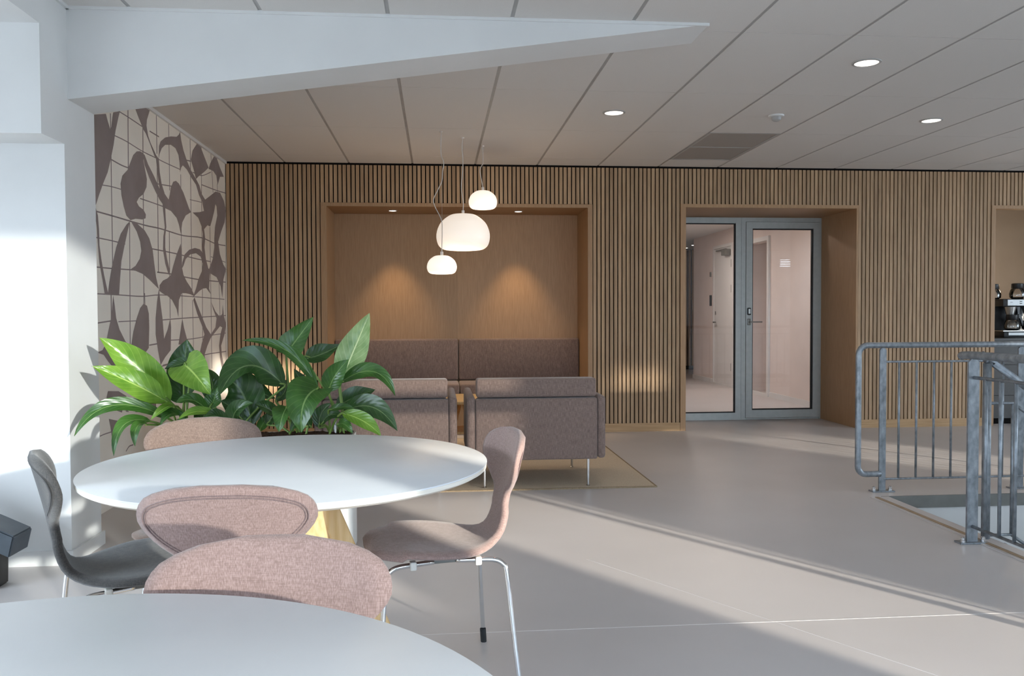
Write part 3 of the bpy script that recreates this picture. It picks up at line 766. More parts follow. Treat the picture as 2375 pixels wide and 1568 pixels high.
def chair(label, x, y, fwd, mk):
    """x, y: centre of the seat; fwd: the way the sitter looks"""
    m = MT[mk]
    t = thing('dining_chair', label, 'chair', (x, y, 0), math.atan2(fwd[1], fwd[0])-PI/2, 'upholstered chairs at the round tables')
    obj('upholstered_shell', shell_mesh(m), None, t)
    obj('back_seam', SEAM[mk], None, t)
    obj('under_seat_bracket', BRK, None, t)
    for (sx, sy), (lm, fm) in LEGS.items():
        l = obj('leg', lm, None, t); obj('rubber_foot', fm, None, l)
        obj('frame_clip', CLIP, None, l, loc=(sx*.163, sy*.10, .4275))
    return t
def seat_from_back(bx_, by_, fwd):           # the top of the back stands .270 behind the seat centre
    f = Vector((fwd[0], fwd[1])).normalized(); return bx_+f.x*.270, by_+f.y*.270
CH = [('mauve chair right of the far round table, seen from its side with chrome legs', (0.255, 2.745), (-.976, -.19), 'mauve'),
      ('charcoal chair beside the white alcove wall, seen from behind at its side', (-1.115, 2.42), (.90, .43), 'charcoal'),
      ('pink-mauve chair whose seamed oval back hides the front edge of the far round table', (-0.478, 1.90), (0.0, 1.0), 'mauve'),
      ('mauve chair at the near round table, smooth rounded back facing the camera', (-0.277, 1.46), (-.03, -1.0), 'mauve'),
      ('mauve chair, tinted browner for the light it stands in, behind the far round table, only its back top showing before the plants', (-0.862, 3.18), (.30, -.95), 'mauve_far_light')]
for lab, bp, fw, mm in CH:
    sx_, sy_ = seat_from_back(bp[0], bp[1], fw)
    chair(lab, sx_, sy_, fw, mm)

# ================================================================== TABLES
def table(label, x, y, r, zt, rot):
    t = thing('round_table', label, 'table', (x, y, 0), rot, 'white round tables')
    b = bmn(); lathe(b, [(r-.001, zt-.0045), (r, zt-.003), (r, zt-.0006), (r-.001, zt)], n=128); obj('table_top', b, MT['laminate'], t, smooth='auto')
    b = bmn(); lathe(b, [(r-.016, zt-.024), (r-.002, zt-.016), (r-.0005, zt-.0046)], n=128); obj('plywood_edge', b, MT['ply_edge'], t, smooth='auto')
    b = bmn(); lathe(b, [(.22, zt-.034), (.22, zt-.0245)], n=40); obj('mounting_plate', b, MT['black_plastic'], t)
    q = bmn()
    # one plank leg leaning outward from the middle
    pts = [(.015, zt-.034), (.085, zt-.034), (.385, 0.0), (.315, 0.0)]
    prism(q, pts, 'y', -.040, .040)
    bmesh.ops.bevel(q, geom=list(q.edges), offset=.004, segments=1, affect='EDGES')
    lm = mesh_from(q, 'leg'); lm.materials.append(MT['ash'])
    for k in range(4): obj('leg', lm, None, t, rot=(0, 0, PI/4+k*PI/2))
    return t
table('white round table top in full view, ringed by four upholstered chairs', -0.438, 2.575, .587, .722, math.radians(5-45+28))
table('white round table top cut off by the bottom edge of the photo', -0.495, 0.745, .618, .728, 0.3)

# ================================================================== PLANTER AND PLANTS
t = thing('planter', 'long white planter box on the floor behind the far round table', 'planter', (-0.857, 4.22, 0))
b = bmn()
def rr(hx, hy, r, n=6):
    P = []
    for cx, cy, a0 in ((hx-r, hy-r, 0), (-hx+r, hy-r, 90), (-hx+r, -hy+r, 180), (hx-r, -hy+r, 270)):
        for k in range(n+1):
            a = math.radians(a0+90*k/n); P.append((cx+r*math.cos(a), cy+r*math.sin(a)))
    return P
O_, I_ = rr(.443, .128, .035), rr(.431, .116, .025)
n_ = len(O_)
lv = []
for poly, z in ((O_, 0.012), (O_, 0.574), (I_, 0.574), (I_, 0.50)):
    lv.append([b.verts.new((x, y, z)) for x, y in poly])
for A, B in zip(lv, lv[1:]):
    for i in range(n_): b.faces.new((A[i], A[(i+1) % n_], B[(i+1) % n_], B[i]))
b.faces.new(lv[0][::-1]); obj('planter_box', b, MT['planter'], t, smooth='auto')
b = bmn(); prism(b, rr(.422, .106, .02), 'z', 0.0, 0.011); obj('base_plate', b, MT['black_rubber'], t)
random.seed(4)
b = bmn(); NX, NY = 40, 8; gv = []
for i in range(NX+1):
    gv.append([b.verts.new((-.430+.860*i/NX, -.115+.230*j/NY, .562+.022*math.sin(PI*j/NY)+random.uniform(-.006, .010))) for j in range(NY+1)])
for i in range(NX):
    for j in range(NY): b.faces.new((gv[i][j], gv[i+1][j], gv[i+1][j+1], gv[i][j+1]))
obj('soil', b, MT['soil'], t, smooth=True)
b = bmn(); lathe(b, [(.0105, .52), (.0105, .625), (.008, .627), (.008, .66), (.009, .661), (.009, .685), (.004, .688)], (0.352, -.02, 0), 14)
obj('water_gauge', b, MT['steel'], t, smooth='auto')

PLANT_ROOTS= [[-1.225, 4.22, 0.57], [-1.003, 4.22, 0.57], [-0.692, 4.22, 0.57], [-0.486, 4.22, 0.57]]
LEAVES=[
 ((-1.292, 4.2, 0.748),(-1.424, 4.14, 0.925),(-1.573, 4.08, 1.065),0.159,0,1.00,0),
 ((-1.298, 4.16, 0.754),(-1.43, 4.08, 0.851),(-1.578, 4.0, 0.937),0.127,0,0.95,0),
 ((-1.296, 4.18, 0.742),(-1.367, 4.12, 0.757),(-1.443, 4.06, 0.742),0.030,2,0.70,0),
 ((-1.287, 4.16, 0.669),(-1.494, 4.02, 0.753),(-1.643, 3.96, 0.621),0.071,2,0.60,0),
 ((-1.358, 4.12, 0.663),(-1.438, 4.0, 0.665),(-1.468, 3.95, 0.529),0.066,0,0.50,0),
 ((-1.362, 4.1, 0.651),(-1.374, 3.98, 0.657),(-1.374, 3.95, 0.57),0.050,2,0.45,0),
 ((-1.24, 4.14, 0.729),(-1.266, 4.05, 0.737),(-1.321, 4.0, 0.683),0.046,2,0.70,0),
 ((-1.243, 4.26, 0.756),(-1.246, 4.28, 0.914),(-1.237, 4.3, 1.048),0.160,0,0.25,0),
 ((-1.211, 4.16, 0.93),(-1.13, 4.06, 0.882),(-1.055, 4.02, 0.796),0.177,1,0.85,0),
 ((-1.196, 4.22, 0.939),(-1.249, 4.2, 0.93),(-1.314, 4.18, 0.907),0.061,0,0.25,0),
 ((-1.24, 4.28, 0.733),(-1.297, 4.32, 0.794),(-1.324, 4.33, 0.865),0.099,0,0.20,0),
 ((-1.125, 4.3, 0.729),(-1.127, 4.33, 0.823),(-1.158, 4.34, 0.899),0.108,0,0.10,1),
 ((-0.751, 4.22, 0.815),(-0.909, 4.14, 0.924),(-1.021, 4.04, 0.789),0.180,0,0.20,1),
 ((-0.916, 4.24, 0.615),(-0.968, 4.24, 0.797),(-1.052, 4.2, 0.854),0.202,0,0.22,1),
 ((-1.1, 4.14, 0.71),(-1.145, 4.04, 0.771),(-1.2, 3.98, 0.764),0.067,0,0.30,1),
 ((-1.05, 4.1, 0.697),(-1.121, 4.02, 0.718),(-1.186, 3.97, 0.691),0.050,0,0.75,1),
 ((-0.952, 4.2, 0.652),(-1.002, 4.18, 0.719),(-1.044, 4.16, 0.753),0.082,0,0.10,1),
 ((-1.114, 4.24, 0.707),(-1.1, 4.26, 0.754),(-1.085, 4.27, 0.817),0.084,0,0.40,1),
 ((-0.907, 4.32, 0.869),(-0.963, 4.34, 0.93),(-1.014, 4.33, 0.935),0.099,0,0.10,1),
 ((-0.777, 4.18, 0.68),(-0.826, 4.12, 0.723),(-0.868, 4.08, 0.742),0.068,0,0.20,2),
 ((-0.879, 4.22, 0.589),(-0.862, 4.26, 0.633),(-0.831, 4.28, 0.684),0.053,2,0.40,1),
 ((-0.752, 4.28, 0.974),(-0.699, 4.3, 1.049),(-0.617, 4.3, 1.159),0.134,1,0.45,2),
 ((-0.586, 4.2, 0.796),(-0.722, 4.16, 0.99),(-0.929, 4.1, 1.046),0.060,2,0.50,2),
 ((-0.666, 4.3, 0.947),(-0.586, 4.32, 0.967),(-0.484, 4.32, 1.018),0.108,0,0.15,3),
 ((-0.483, 4.22, 0.829),(-0.414, 4.26, 0.994),(-0.339, 4.28, 1.175),0.150,0,0.95,3),
 ((-0.531, 4.16, 0.793),(-0.494, 4.14, 0.874),(-0.427, 4.14, 0.951),0.103,0,0.40,3),
 ((-0.483, 4.18, 0.828),(-0.312, 4.14, 0.889),(-0.203, 4.08, 0.771),0.082,0,0.40,3),
 ((-0.506, 4.26, 0.705),(-0.413, 4.3, 0.752),(-0.319, 4.34, 0.782),0.103,0,0.10,3),
 ((-0.572, 4.1, 0.815),(-0.624, 4.0, 0.754),(-0.634, 3.98, 0.617),0.191,1,0.50,2),
 ((-0.717, 4.1, 0.728),(-0.727, 4.02, 0.692),(-0.741, 4.0, 0.618),0.104,1,0.60,2),
 ((-0.459, 4.16, 0.692),(-0.312, 4.1, 0.718),(-0.193, 4.06, 0.606),0.115,0,0.25,3),
 ((-0.461, 4.1, 0.693),(-0.349, 4.04, 0.657),(-0.269, 4.02, 0.589),0.080,0,0.80,3),
 ((-0.529, 4.14, 0.702),(-0.462, 4.1, 0.722),(-0.399, 4.08, 0.715),0.038,2,0.35,3),
 ((-0.647, 4.3, 0.788),(-0.685, 4.33, 0.829),(-0.725, 4.34, 0.895),0.067,0,0.05,2),
 ((-0.482, 4.1, 0.639),(-0.441, 4.05, 0.643),(-0.402, 4.02, 0.603),0.055,0,0.35,3),
 ((-0.612, 4.14, 0.623),(-0.648, 4.06, 0.665),(-0.696, 4.03, 0.615),0.072,0,0.10,2),
 ((-0.586, 4.22, 0.608),(-0.575, 4.22, 0.676),(-0.524, 4.2, 0.731),0.074,0,0.10,3),
 ((-0.698, 4.26, 0.609),(-0.679, 4.28, 0.682),(-0.652, 4.28, 0.768),0.080,0,0.12,2),
 ((-1.211, 4.16, 0.655),(-1.24, 4.06, 0.705),(-1.283, 4.02, 0.66),0.076,0,0.30,0),
 ((-1.199, 4.26, 0.627),(-1.157, 4.3, 0.675),(-1.172, 4.32, 0.749),0.098,0,0.12,1),
 ((-0.984, 4.14, 0.64),(-0.953, 4.1, 0.717),(-0.868, 4.08, 0.749),0.085,0,0.15,1),
 ((-0.841, 4.24, 0.624),(-0.795, 4.22, 0.68),(-0.718, 4.2, 0.713),0.074,0,0.12,2),
 ((-1.019, 4.12, 0.653),(-1.041, 4.05, 0.693),(-1.087, 4.0, 0.68),0.071,0,0.20,1),
 ((-0.57, 4.18, 0.628),(-0.517, 4.14, 0.681),(-0.449, 4.12, 0.661),0.064,0,0.15,3),
 ((-0.813, 4.32, 0.733),(-0.769, 4.34, 0.786),(-0.772, 4.34, 0.84),0.068,0,0.08,2),
 ((-0.983, 4.33, 0.843),(-0.91, 4.33, 0.788),(-0.813, 4.32, 0.744),0.090,0,0.08,1),
]

def leaf_mesh(B, Mi, T, width, prof, i):
    B, Mi, T = Vector(B), Vector(Mi), Vector(T)
    ctrl = Mi*2 - (B+T)*0.5                 # quadratic curve through the middle point
    bm = bmn(); uv = bm.loops.layers.uv.new('uv')
    nl, nw = 16, 8
    rnd = random.Random(i*7+3)
    tilt = rnd.uniform(-.25, .25); ph = rnd.uniform(0, 6.28)
    rows = []
    for a in range(nl+1):
        tt = a/nl
        p = B*(1-tt)**2 + ctrl*2*tt*(1-tt) + T*tt*tt
        d = ((ctrl-B)*(1-tt) + (T-ctrl)*tt).normalized()
        view = Vector((tilt-p.x*0.15, -1.0, 0.55)).normalized()      # leaves turn to the windows behind the camera
        side = d.cross(view)
        if side.length < 1e-3: side = Vector((1, 0, 0))
        side.normalize(); nrm = side.cross(d).normalized()
        if prof == 1: wv = math.sin(PI*min(1, (tt*0.93+0.07))**0.62)**0.85
        elif prof == 2: wv = math.sin(PI*tt**0.8)**0.8
        else: wv = math.sin(PI*tt**0.78)**0.9
        wv = max(wv, 0.03 if a < nl else 0.0)
        row = []
        for c in range(nw+1):
            u = -1+2*c/nw
            hw = width*0.5*wv*u
            back = -0.16*width*abs(u) if (prof == 1 and tt < .25) else 0.0
            lift = 0.20*width*wv*abs(u)**1.5 + 0.035*width*math.sin(tt*13+ph+u*1.5)*abs(u)
            row.append((bm.verts.new(p + side*hw + nrm*lift + d*back*(1-tt*4 if tt < .25 else 0)), c/nw, tt))
        rows.append(row)
    for a in range(nl):
        for c in range(nw):
            q = (rows[a][c], rows[a][c+1], rows[a+1][c+1], rows[a+1][c])
            f = bm.faces.new([v[0] for v in q]); f.smooth = True
            for lp, v in zip(f.loops, q): lp[uv].uv = (v[1], v[2])
    me = bpy.data.meshes.new('leaf'); bm.normal_update(); bm.to_mesh(me); bm.free(); return me
PL = ['big leafy green plant at the alcove end of the planter, with bright long leaves', 'dark green leafy plant second from the alcove end of the planter',
      'green plant with a large heart-shaped drooping leaf, third from the alcove end of the planter', 'green plant at the armchair end of the planter, with one tall pale upright leaf']
PT = [thing('leafy_plant', PL[i], 'plant', PLANT_ROOTS[i], 0, 'plants in the white planter') for i in range(4)]
for i, (B, Mi, T, wd, prof, tone, ri) in enumerate(LEAVES):
    rt = Vector(PLANT_ROOTS[ri])
    B_, M_, T_ = Vector(B)-rt, Vector(Mi)-rt, Vector(T)-rt
    me = leaf_mesh(B_, M_, T_, wd, prof, i)
    me.materials.append(LEAF_M[3 if i == 24 else (2 if tone > .65 else (1 if tone > .25 else 0))])  # lighter green stands partly for sun on the leaf, partly its own tone
    o = obj('leaf', me, None, PT[ri])
    rnd = random.Random(i)
    base = Vector((rnd.uniform(-.05, .05), rnd.uniform(-.05, .05), 0))
    if (B_-base).length > .03:
        st = bmn(); mid = base.lerp(B_, .5) + Vector((0, 0, .02)); d = (M_-B_).normalized()
        tube(st, smooth_path([base, mid, B_, B_+d*.03], 4), [.0055]*9+[.0042]*4, 6, caps=True)
        obj('stem', st, MT['stem'], PT[ri], smooth=True)

# ================================================================== LOUNGE CORNER
o = bmn(); box(o, -1.45, 1.452, 5.515, 7.82, 0.0, 0.009)
rug = thing('rug', 'flat beige woven rug under the lounge seats', 'rug', (0, 0, 0))
obj('rug_field', o, MT['rug'], rug)
b = bmn(); ring(b, -1.462, 1.464, 5.503, 7.832, 0.0118, 0.0, 0.0095)
for v in b.verts: v.co = Vector((v.co.x, v.co.z, v.co.y))
obj('rug_binding', b, MT['rug_edge'], rug)

def armchair(label, x0, x1, y0):
    cx = (x0+x1)/2; hw = (x1-x0)/2
    t = thing('armchair', label, 'armchair', (cx, y0, 0), 0, 'taupe armchairs seen from behind')
    z0, z1 = .195, .606
    bx('back_panel', MT['sofa'], t, -hw+.056, hw-.056, 0, .085, z0, z1, r=.012, seg=3, smooth=True)
    for s in (-1, 1):
        b = bmn(); a, c = sorted((s*hw, s*(hw-.0545))); box(b, a, c, .002, .765, z0+.004, z1+.014, r=.022, seg=4); obj('armrest', b, MT['sofa'], t, smooth='auto')
    bx('seat_frame', MT['sofa'], t, -hw+.056, hw-.056, .086, .75, z0+.01, z0+.10, r=.01, smooth=True)
    bx('seat_cushion', MT['sofa'], t, -hw+.060, hw-.060, .14, .755, z0+.105, .43, r=.03, seg=3, smooth=True)
    bx('back_cushion', MT['sofa'], t, -hw+.062, hw-.062,   .016, .155, .6125, .737, r=.016, seg=3, smooth=True)
    bx('back_cushion', MT['sofa'], t, -hw+.062, hw-.062, .090, .20, .435, .603, r=.025, seg=3, smooth=True)
    for s in (-1, 1):
        for yy in (.032, .720):
            b = bmn(); lathe(b, [(.013, .0100), (.013, .0155), (.0085, .020), (.0095, .196)], (s*(hw-.115), yy, 0), 14)
            obj('leg', b, MT['chrome'], t, smooth='auto')
    return t
armchair('taupe armchair seen from behind, on the door side of the rug, chrome leg showing', 0.193, 1.120, 5.529)
armchair('taupe armchair seen from behind, half hidden by the plants', -0.805, 0.127, 5.545)

# coffee table glimpsed between the armchairs
t = thing('coffee_table', 'light wooden coffee table glimpsed between the two armchairs', 'coffee table', (0.20, 6.95, 0))
b = bmn(); lathe(b, [(.33, .452), (.335, .458), (.335, .472), (.33, .478)], n=48); obj('table_top', b, MT['ash'], t, smooth='auto')
q = bmn(); prism(q, [(.03, .452), (.10, .452), (.295, .0105), (.235, .0105)], 'y', -.028, .028); lm = mesh_from(q, 'leg'); lm.materials.append(MT['ash'])
for k in range(4): obj('leg', lm, None, t, rot=(0, 0, .55+k*PI/2))
b = bmn(); lathe(b, [(.20, .20), (.20, .218)], n=32); obj('lower_shelf', b, MT['ash'], t)

# built-in bench in the niche
t = thing('niche_bench', 'built-in bench with taupe cushions filling the wooden niche', 'bench', (0.2155, 8.16, 0))
bx('bench_base', MT['oak_panel'], t, -1.25, 1.25, .02, .590, 0.0, .386)
for s in (0, 1):
    a, c = ((-1.252, -.003), (.003, 1.252))[s]
    bx('seat_cushion', MT['sofa'], t, a, c, .006, .50, .388, .486, r=.018, seg=3, smooth=True)
    bx('back_cushion', MT['sofa'], t, a, c, .475, .590, .492, .915, r=.02, seg=3, smooth=True)

# ================================================================== PENDANT LAMPS
def pendant(label, x, y, zb, h, R, m, cordpts, power):
    t = thing('pendant_lamp', label, 'lamp', (x, y, 0), 0, 'opal pendant lamps over the lounge')
    prof = [(0.0, .0), (.50, .005), (.74, .030), (.90, .115), (.975, .24), (1.0, .37), (.985, .50), (.93, .63), (.84, .755), (.70, .86), (.54, .945), (.42, .985), (.30, 1.0), (0.0, 1.0)]
    P = smooth_path([(a*R, c*h, 0) for a, c in prof[1:-1]], 3)
    b = bmn(); lathe(b, [(0.0, 0.0)] + [(p.x, p.y) for p in P] + [(0.0, h)], (0, 0, zb), 48)
    obj('glass_shade', b, m, t, smooth=True)
    b = bmn(); lathe(b, [(.012, 0), (.012, .03), (.004, .034)], (0, 0, zb+h), 12); obj('cord_grip', b, MT['cord'], t, smooth='auto')
    b = bmn(); tube(b, smooth_path([(dx, 0, z) for dx, z in cordpts], 8), .0034, 6); obj('cord', b, MT['cord'], t, smooth=True)
    b = bmn(); tube(b, [(0.004, 0.003, zb+h+.03), (0.004, 0.003, CEIL-.012)], .0007, 4); obj('suspension_wire', b, MT['steel'], t)
    b = bmn(); lathe(b, [(.006, -.010), (.012, -.008), (.013, 0.0)], (0, 0, CEIL), 20); obj('ceiling_rose', b, MT['cord'], t, smooth='auto')
    ld = bpy.data.lights.new('pendant_light', 'POINT'); ld.energy = power; ld.shadow_soft_size = R*0.8; ld.color = (1, .80, .58)
    lo = bpy.data.objects.new('pendant_light', ld); C.objects.link(lo); lo.location = (0, 0, zb-.12-R*.2); lo.parent = t
    return t
PZ = 1.485
pendant('small opal glass pendant hanging lowest of the three lamps', .040, 6.70, PZ, .147, .118, MT['opal'],
        [(0, PZ+.18), (.004, PZ+.33), (-.002, PZ+.43), (-.05, PZ+.53), (-.062, PZ+.59), (-.028, PZ+.665), (.004, PZ+.735), (.010, PZ+.81), (.020, PZ+.88), (-.002, PZ+.95), (0, 2.60)], 2.2)
pendant('large opal glass pendant, the biggest of the three lamps', .217, 6.92, 1.69, .296, .219, MT['opal_big'],
        [(0, 2.01), (.002, 2.08), (-.012, 2.20), (-.004, 2.31), (.002, 2.42), (-.006, 2.52), (0, 2.60)], 4.0)
pendant('small opal glass pendant hanging highest of the three lamps', .398, 7.242, 2.067, .158, .122, MT['opal'],
        [(0, 2.25), (-.012, 2.32), (-.024, 2.40), (-.006, 2.445), (.002, 2.46), (.002, 2.53), (0, 2.60)], 2.2)

# ================================================================== CEILING FITTINGS
def downlight(label, x, y, z, r, m, power, group, ang=100, col=(1, .90, .78), blend=.6):
    t = thing('downlight', label, 'downlight', (x, y, z), 0, group)
    b = bmn(); lathe(b, [(r, -.001), (r*1.02, -.006), (r*1.22, -.004), (r*1.24, .0)], n=36)
    f = [f for f in b.faces if len(f.verts) > 8]; bmesh.ops.delete(b, geom=f, context='FACES_ONLY')
    obj('trim_ring', b, MT['grid'], t, smooth='auto')
    b = bmn(); lathe(b, [(r*.99, -.0035), (r*.6, -.0030), (0, -.0028)], n=36); obj('lens', b, m, t)
    ld = bpy.data.lights.new('downlight_beam', 'SPOT'); ld.energy = power; ld.spot_size = math.radians(ang); ld.spot_blend = blend
    ld.shadow_soft_size = r*.8; ld.color = col
    lo = bpy.data.objects.new('downlight_beam', ld); C.objects.link(lo); lo.parent = t; lo.location = (0, 0, -.02)
    return t
G = 'round ceiling downlights'
downlight('round ceiling downlight nearest the pendant lamps', 1.274, 5.989, CEIL, .066, MT['lamp_disc'], 8, G)
downlight('round ceiling downlight nearest the camera', 2.479, 4.695, CEIL, .066, MT['lamp_disc'], 8, G)
downlight('round ceiling downlight farthest along toward the kitchen opening', 3.71, 6.059, CEIL, .066, MT['lamp_disc'], 8, G)
G = 'small spotlights in the niche soffit'
downlight('small spotlight in the niche soffit on the mural side', -.433, 8.45, 2.2, .036, MT['niche_disc'], 34, G, 66, (1, .74, .46), .7)
downlight('small spotlight in the niche soffit on the door side', .820, 8.45, 2.2, .036, MT['niche_disc'], 34, G, 66, (1, .74, .46), .7)
t = thing('smoke_detector', 'small white domed detector on the ceiling tile before the vent', 'detector', (2.477, 5.99, CEIL))
b = bmn(); lathe(b, [(.040, -.012), (.055, -.010), (.056, 0.0)], n=28); obj('detector_base', b, MT['paint'], t, smooth='auto')
b = bmn(); lathe(b, [(0, -.046), (.018, -.044), (.032, -.034), (.037, -.0125)], n=28); obj('detector_dome', b, MT['grid'], t, smooth='auto')
t = thing('corridor_fill_lamp', 'added flush lamp, out of view, lighting the corridor behind the glass door', 'lamp', (3.5, 12.3, 2.5))
b = bmn(); lathe(b, [(.13, -.05), (.15, -.03), (.15, 0)], n=32); obj('lamp_body', b, MT['lamp_disc'], t, smooth='auto')
ld = bpy.data.lights.new('corridor_fill_light', 'AREA'); ld.shape = 'DISK'; ld.size = .3; ld.energy = 15; ld.color = (1, .84, .74)  # unseen lamp added to give the corridor its warm light
lo = bpy.data.objects.new('corridor_fill_light', ld); C.objects.link(lo); lo.parent = t; lo.location = (0, 0, -.06)
t = thing('corridor_fill_lamp', 'second added flush lamp, out of view, lighting the corridor nearer the glass door', 'lamp', (3.4, 10.0, 2.5))
b = bmn(); lathe(b, [(.13, -.05), (.15, -.03), (.15, 0)], n=32); obj('lamp_body', b, MT['lamp_disc'], t, smooth='auto')
l2 = ld.copy(); l2.energy = 8  # weaker second added light, also out of view
lo = bpy.data.objects.new('corridor_fill_light', l2); C.objects.link(lo); lo.parent = t; lo.location = (0, 0, -.06)

for i, (x, y, lab) in enumerate(((4.98, 16.0, 'small bright ceiling spot at the far dark end of the corridor, nearer one'), (5.02, 16.7, 'small bright ceiling spot at the far dark end of the corridor, farther one'))):
    t = thing('corridor_spot', lab, 'downlight', (x, y, 2.5), 0, 'spots at the end of the corridor')
    b = bmn(); lathe(b, [(.05, -.010), (.062, -.008), (.062, 0)], n=20); obj('spot_ring', b, MT['grid'], t, smooth='auto')
    b = bmn(); lathe(b, [(.046, -.0125), (.046, -.0105)], n=20); obj('spot_lens', b, MT['niche_disc'], t)

# ================================================================== RAILINGS
g = MT['galv']
t = thing('stair_railing', 'galvanised railing with a looped end on the far edge of the stair opening', 'railing', (2.87, 5.22, 0), 0)
b = bmn()
loop = smooth_path([(.0, 0, .116), (-.06, 0, .116)], 2)[:-1] + [(-.10+.052*math.cos(a)-.0, 0, .168+.052*math.sin(a)) for a in [math.radians(d) for d in (270, 250, 230, 210, 195, 180)]] \
    + [(-.152, 0, .5), (-.152, 0, .88)] + [(-.09+.062*math.cos(a), 0, .893+.062*math.sin(a)) for a in [math.radians(d) for d in (180, 160, 140, 120, 105, 90)]] + [(.1, 0, .955), (2.9, 0, .955)]
tube(b, loop, .0195, 14); obj('handrail', b, g, t, smooth=True)
def rbar(parent, name, pts, r, n=8):
    q = bmn(); tube(q, pts, r, n); return obj(name, q, g, parent, smooth=True)
for i, px_ in enumerate((.012, .965, 1.9, 2.85)):
    q = bmn(); box(q, px_-.022, px_+.022, -.006, .006, .008, .925); prism(q, [(px_-.022, .925), (px_+.022, .925), (px_+.008, .938), (px_-.008, .938)], 'y', -.006, .006)
    obj('post', q, g, t)
    q = bmn(); box(q, px_-.075, px_+.075, -.030, .030, .0, .008, r=.002); fp = obj('foot_plate', q, g, t)
    for s in (-1, 1):
        q = bmn(); lathe(q, [(.013, .008), (.013, .020), (.010, .022), (.010, .030), (.004, .036)], (px_+s*.055, 0, 0), 10); obj('cap_nut', q, MT['chrome'], fp, smooth='auto')
for z in (.847, .082): rbar(t, 'cross_bar', [(.02, 0, z), (2.85, 0, z)], .0075)
for i in range(23):
    xx = .123+i*.1195
    if min(abs(xx-p) for p in (.965, 1.9, 2.85)) < .03: continue
    rbar(t, 'baluster', [(xx, 0, .082), (xx, 0, .847)], .0075)

t = thing('stair_railing', 'galvanised railing nearest the camera, beside the near edge of the stair opening', 'railing', (2.685, 4.0, 0), 0)
rbar(t, 'handrail', smooth_path([(.0, .10, .940), (0, .06, .947), (0, -.2, .950), (0, -1.9, .950)], 4), .0205, 14)
for py in (0.0, -1.0, -1.85):
    q = bmn(); box(q, -.029, .029, py-.006, py+.006, .008, .915); prism(q, [(-.029, .915), (.029, .915), (.010, .934), (-.010, .934)], 'y', py-.006, py+.006); obj('post', q, g, t)
    q = bmn(); box(q, -.075, .070, py-.030, py+.030, .0, .008, r=.002); fp = obj('foot_plate', q, g, t)
    for s in (-1, 1):
        q = bmn(); lathe(q, [(.013, .008), (.013, .020), (.010, .022), (.010, .030), (.004, .036)], (s*.054, py-.012, 0), 10); obj('cap_nut', q, MT['chrome'], fp, smooth='auto')
for z in (.838, .085): rbar(t, 'cross_bar', [(.0, .0, z), (0, -1.85, z)], .0085)
for i in range(17):
    yy = -.100-i*.1075
    if abs(yy+1.0) < .03: continue
    rbar(t, 'baluster', [(0, yy, .085), (0, yy, .838)], .0085)

t = thing('stair_handrail', 'galvanised sloping handrail going down the stairs behind the near railing', 'railing', (2.80, 4.06, 0), 0)
SL = -.70
rbar(t, 'handrail', smooth_path([(-.01, 0, .925), (.03, 0, .905), (.25, 0, .755), (3.2, 0, .755+SL*2.95)], 3), .0195, 12)
rbar(t, 'post', [(0, 0, -.20), (0, 0, .905)], .021, 14)
for z in (.70, .02): rbar(t, 'cross_bar', [(.0, 0, z), (.14, 0, z), (3.2, 0, z+SL*3.06)], .0085)
for i in range(20):
    xx = .14+i*.13
    rbar(t, 'baluster', [(xx, 0, .02+SL*(xx-.14)), (xx, 0, .70+SL*(xx-.14))], .0075)
q = bmn(); prism(q, [(-.02, -.02), (.10, -.02), (3.4, -.02-.70*3.3), (3.4, -.30-.70*3.3), (-.02, -.26)], 'y', -.02, -.008); obj('stringer', q, MT['stair_grey'], t)
# steps below the opening
st = thing('staircase', 'grey steel staircase going down into the floor opening', 'staircase', (2.80, 4.56, 0))
for i in range(11):
    q = bmn(); box(q, .10+i*.245, .10+i*.245+.27, -.46, .46, -.20-i*.172, -.165-i*.172); obj('step', q, MT['stair_grey'], st)
q = bmn(); prism(q, [(.03, -.10), (.13, -.10), (2.9, -.10-.70*2.77), (2.9, -.36-.70*2.77), (.03, -.34)], 'y', .462, .474); obj('stringer', q, MT['stair_grey'], st)

# ================================================================== BOX BY THE ALCOVE WALL
t = thing('alcove_box', 'dark grey tilted box on a black foot against the bright alcove wall', 'box', (-1.90, 3.87, 0))
b = bmn(); prism(b, [(-.42, .485), (.108, .232), (.086, .140), (-.43, .398)], 'y', -.16, .005)
bmesh.ops.bevel(b, geom=list(b.edges), offset=.006, segments=2, affect='EDGES'); obj('box_body', b, MT['dark_plastic'], t, smooth='auto')
b = bmn(); prism(b, [(-.34, 0.0), (.02, 0.0), (.025, .172), (-.34, .345)], 'y', -.13, -.03)
bmesh.ops.bevel(b, geom=list(b.edges), offset=.006, segments=2, affect='EDGES'); obj('box_foot', b, MT['black_plastic'], t, smooth='auto')

# ================================================================== KITCHEN CORNER
t = thing('kitchen_counter', 'dark grey kitchen counter in the opening at the end of the slatted wall', 'counter', (5.70, 8.26, 0))
bx('worktop', MT['counter'], t, .0, 3.2, -.012, .66, .868, .892)
for i in range(4):
    bx('cabinet_door', MT['counter'], t, .004+i*.8, .798+i*.8, 0.0, .018, .30, .615)
    bx('drawer_front', MT['counter'], t, .004+i*.8, .798+i*.8, 0.0, .018, .619, .866)
    bx('base_drawer', MT['counter'], t, .004+i*.8, .798+i*.8, 0.0, .018, .06, .296)
bx('carcass', MT['felt'], t, 0.002, 3.2, .019, .65, 0.0, .867)
t = thing('coffee_machine', 'silver and black filter coffee machine with two brew heads on the kitchen counter', 'coffee machine', (6.055, 8.55, .893))
mx0 = 0.0
bx('machine_body', MT['black_plastic'], t, mx0, mx0+.62, .16, .34, .0, .41, r=.006, smooth=True)
bx('top_housing', MT['black_plastic'], t, mx0, mx0+.62, -.02, .159, .335, .415, r=.004, smooth=True)
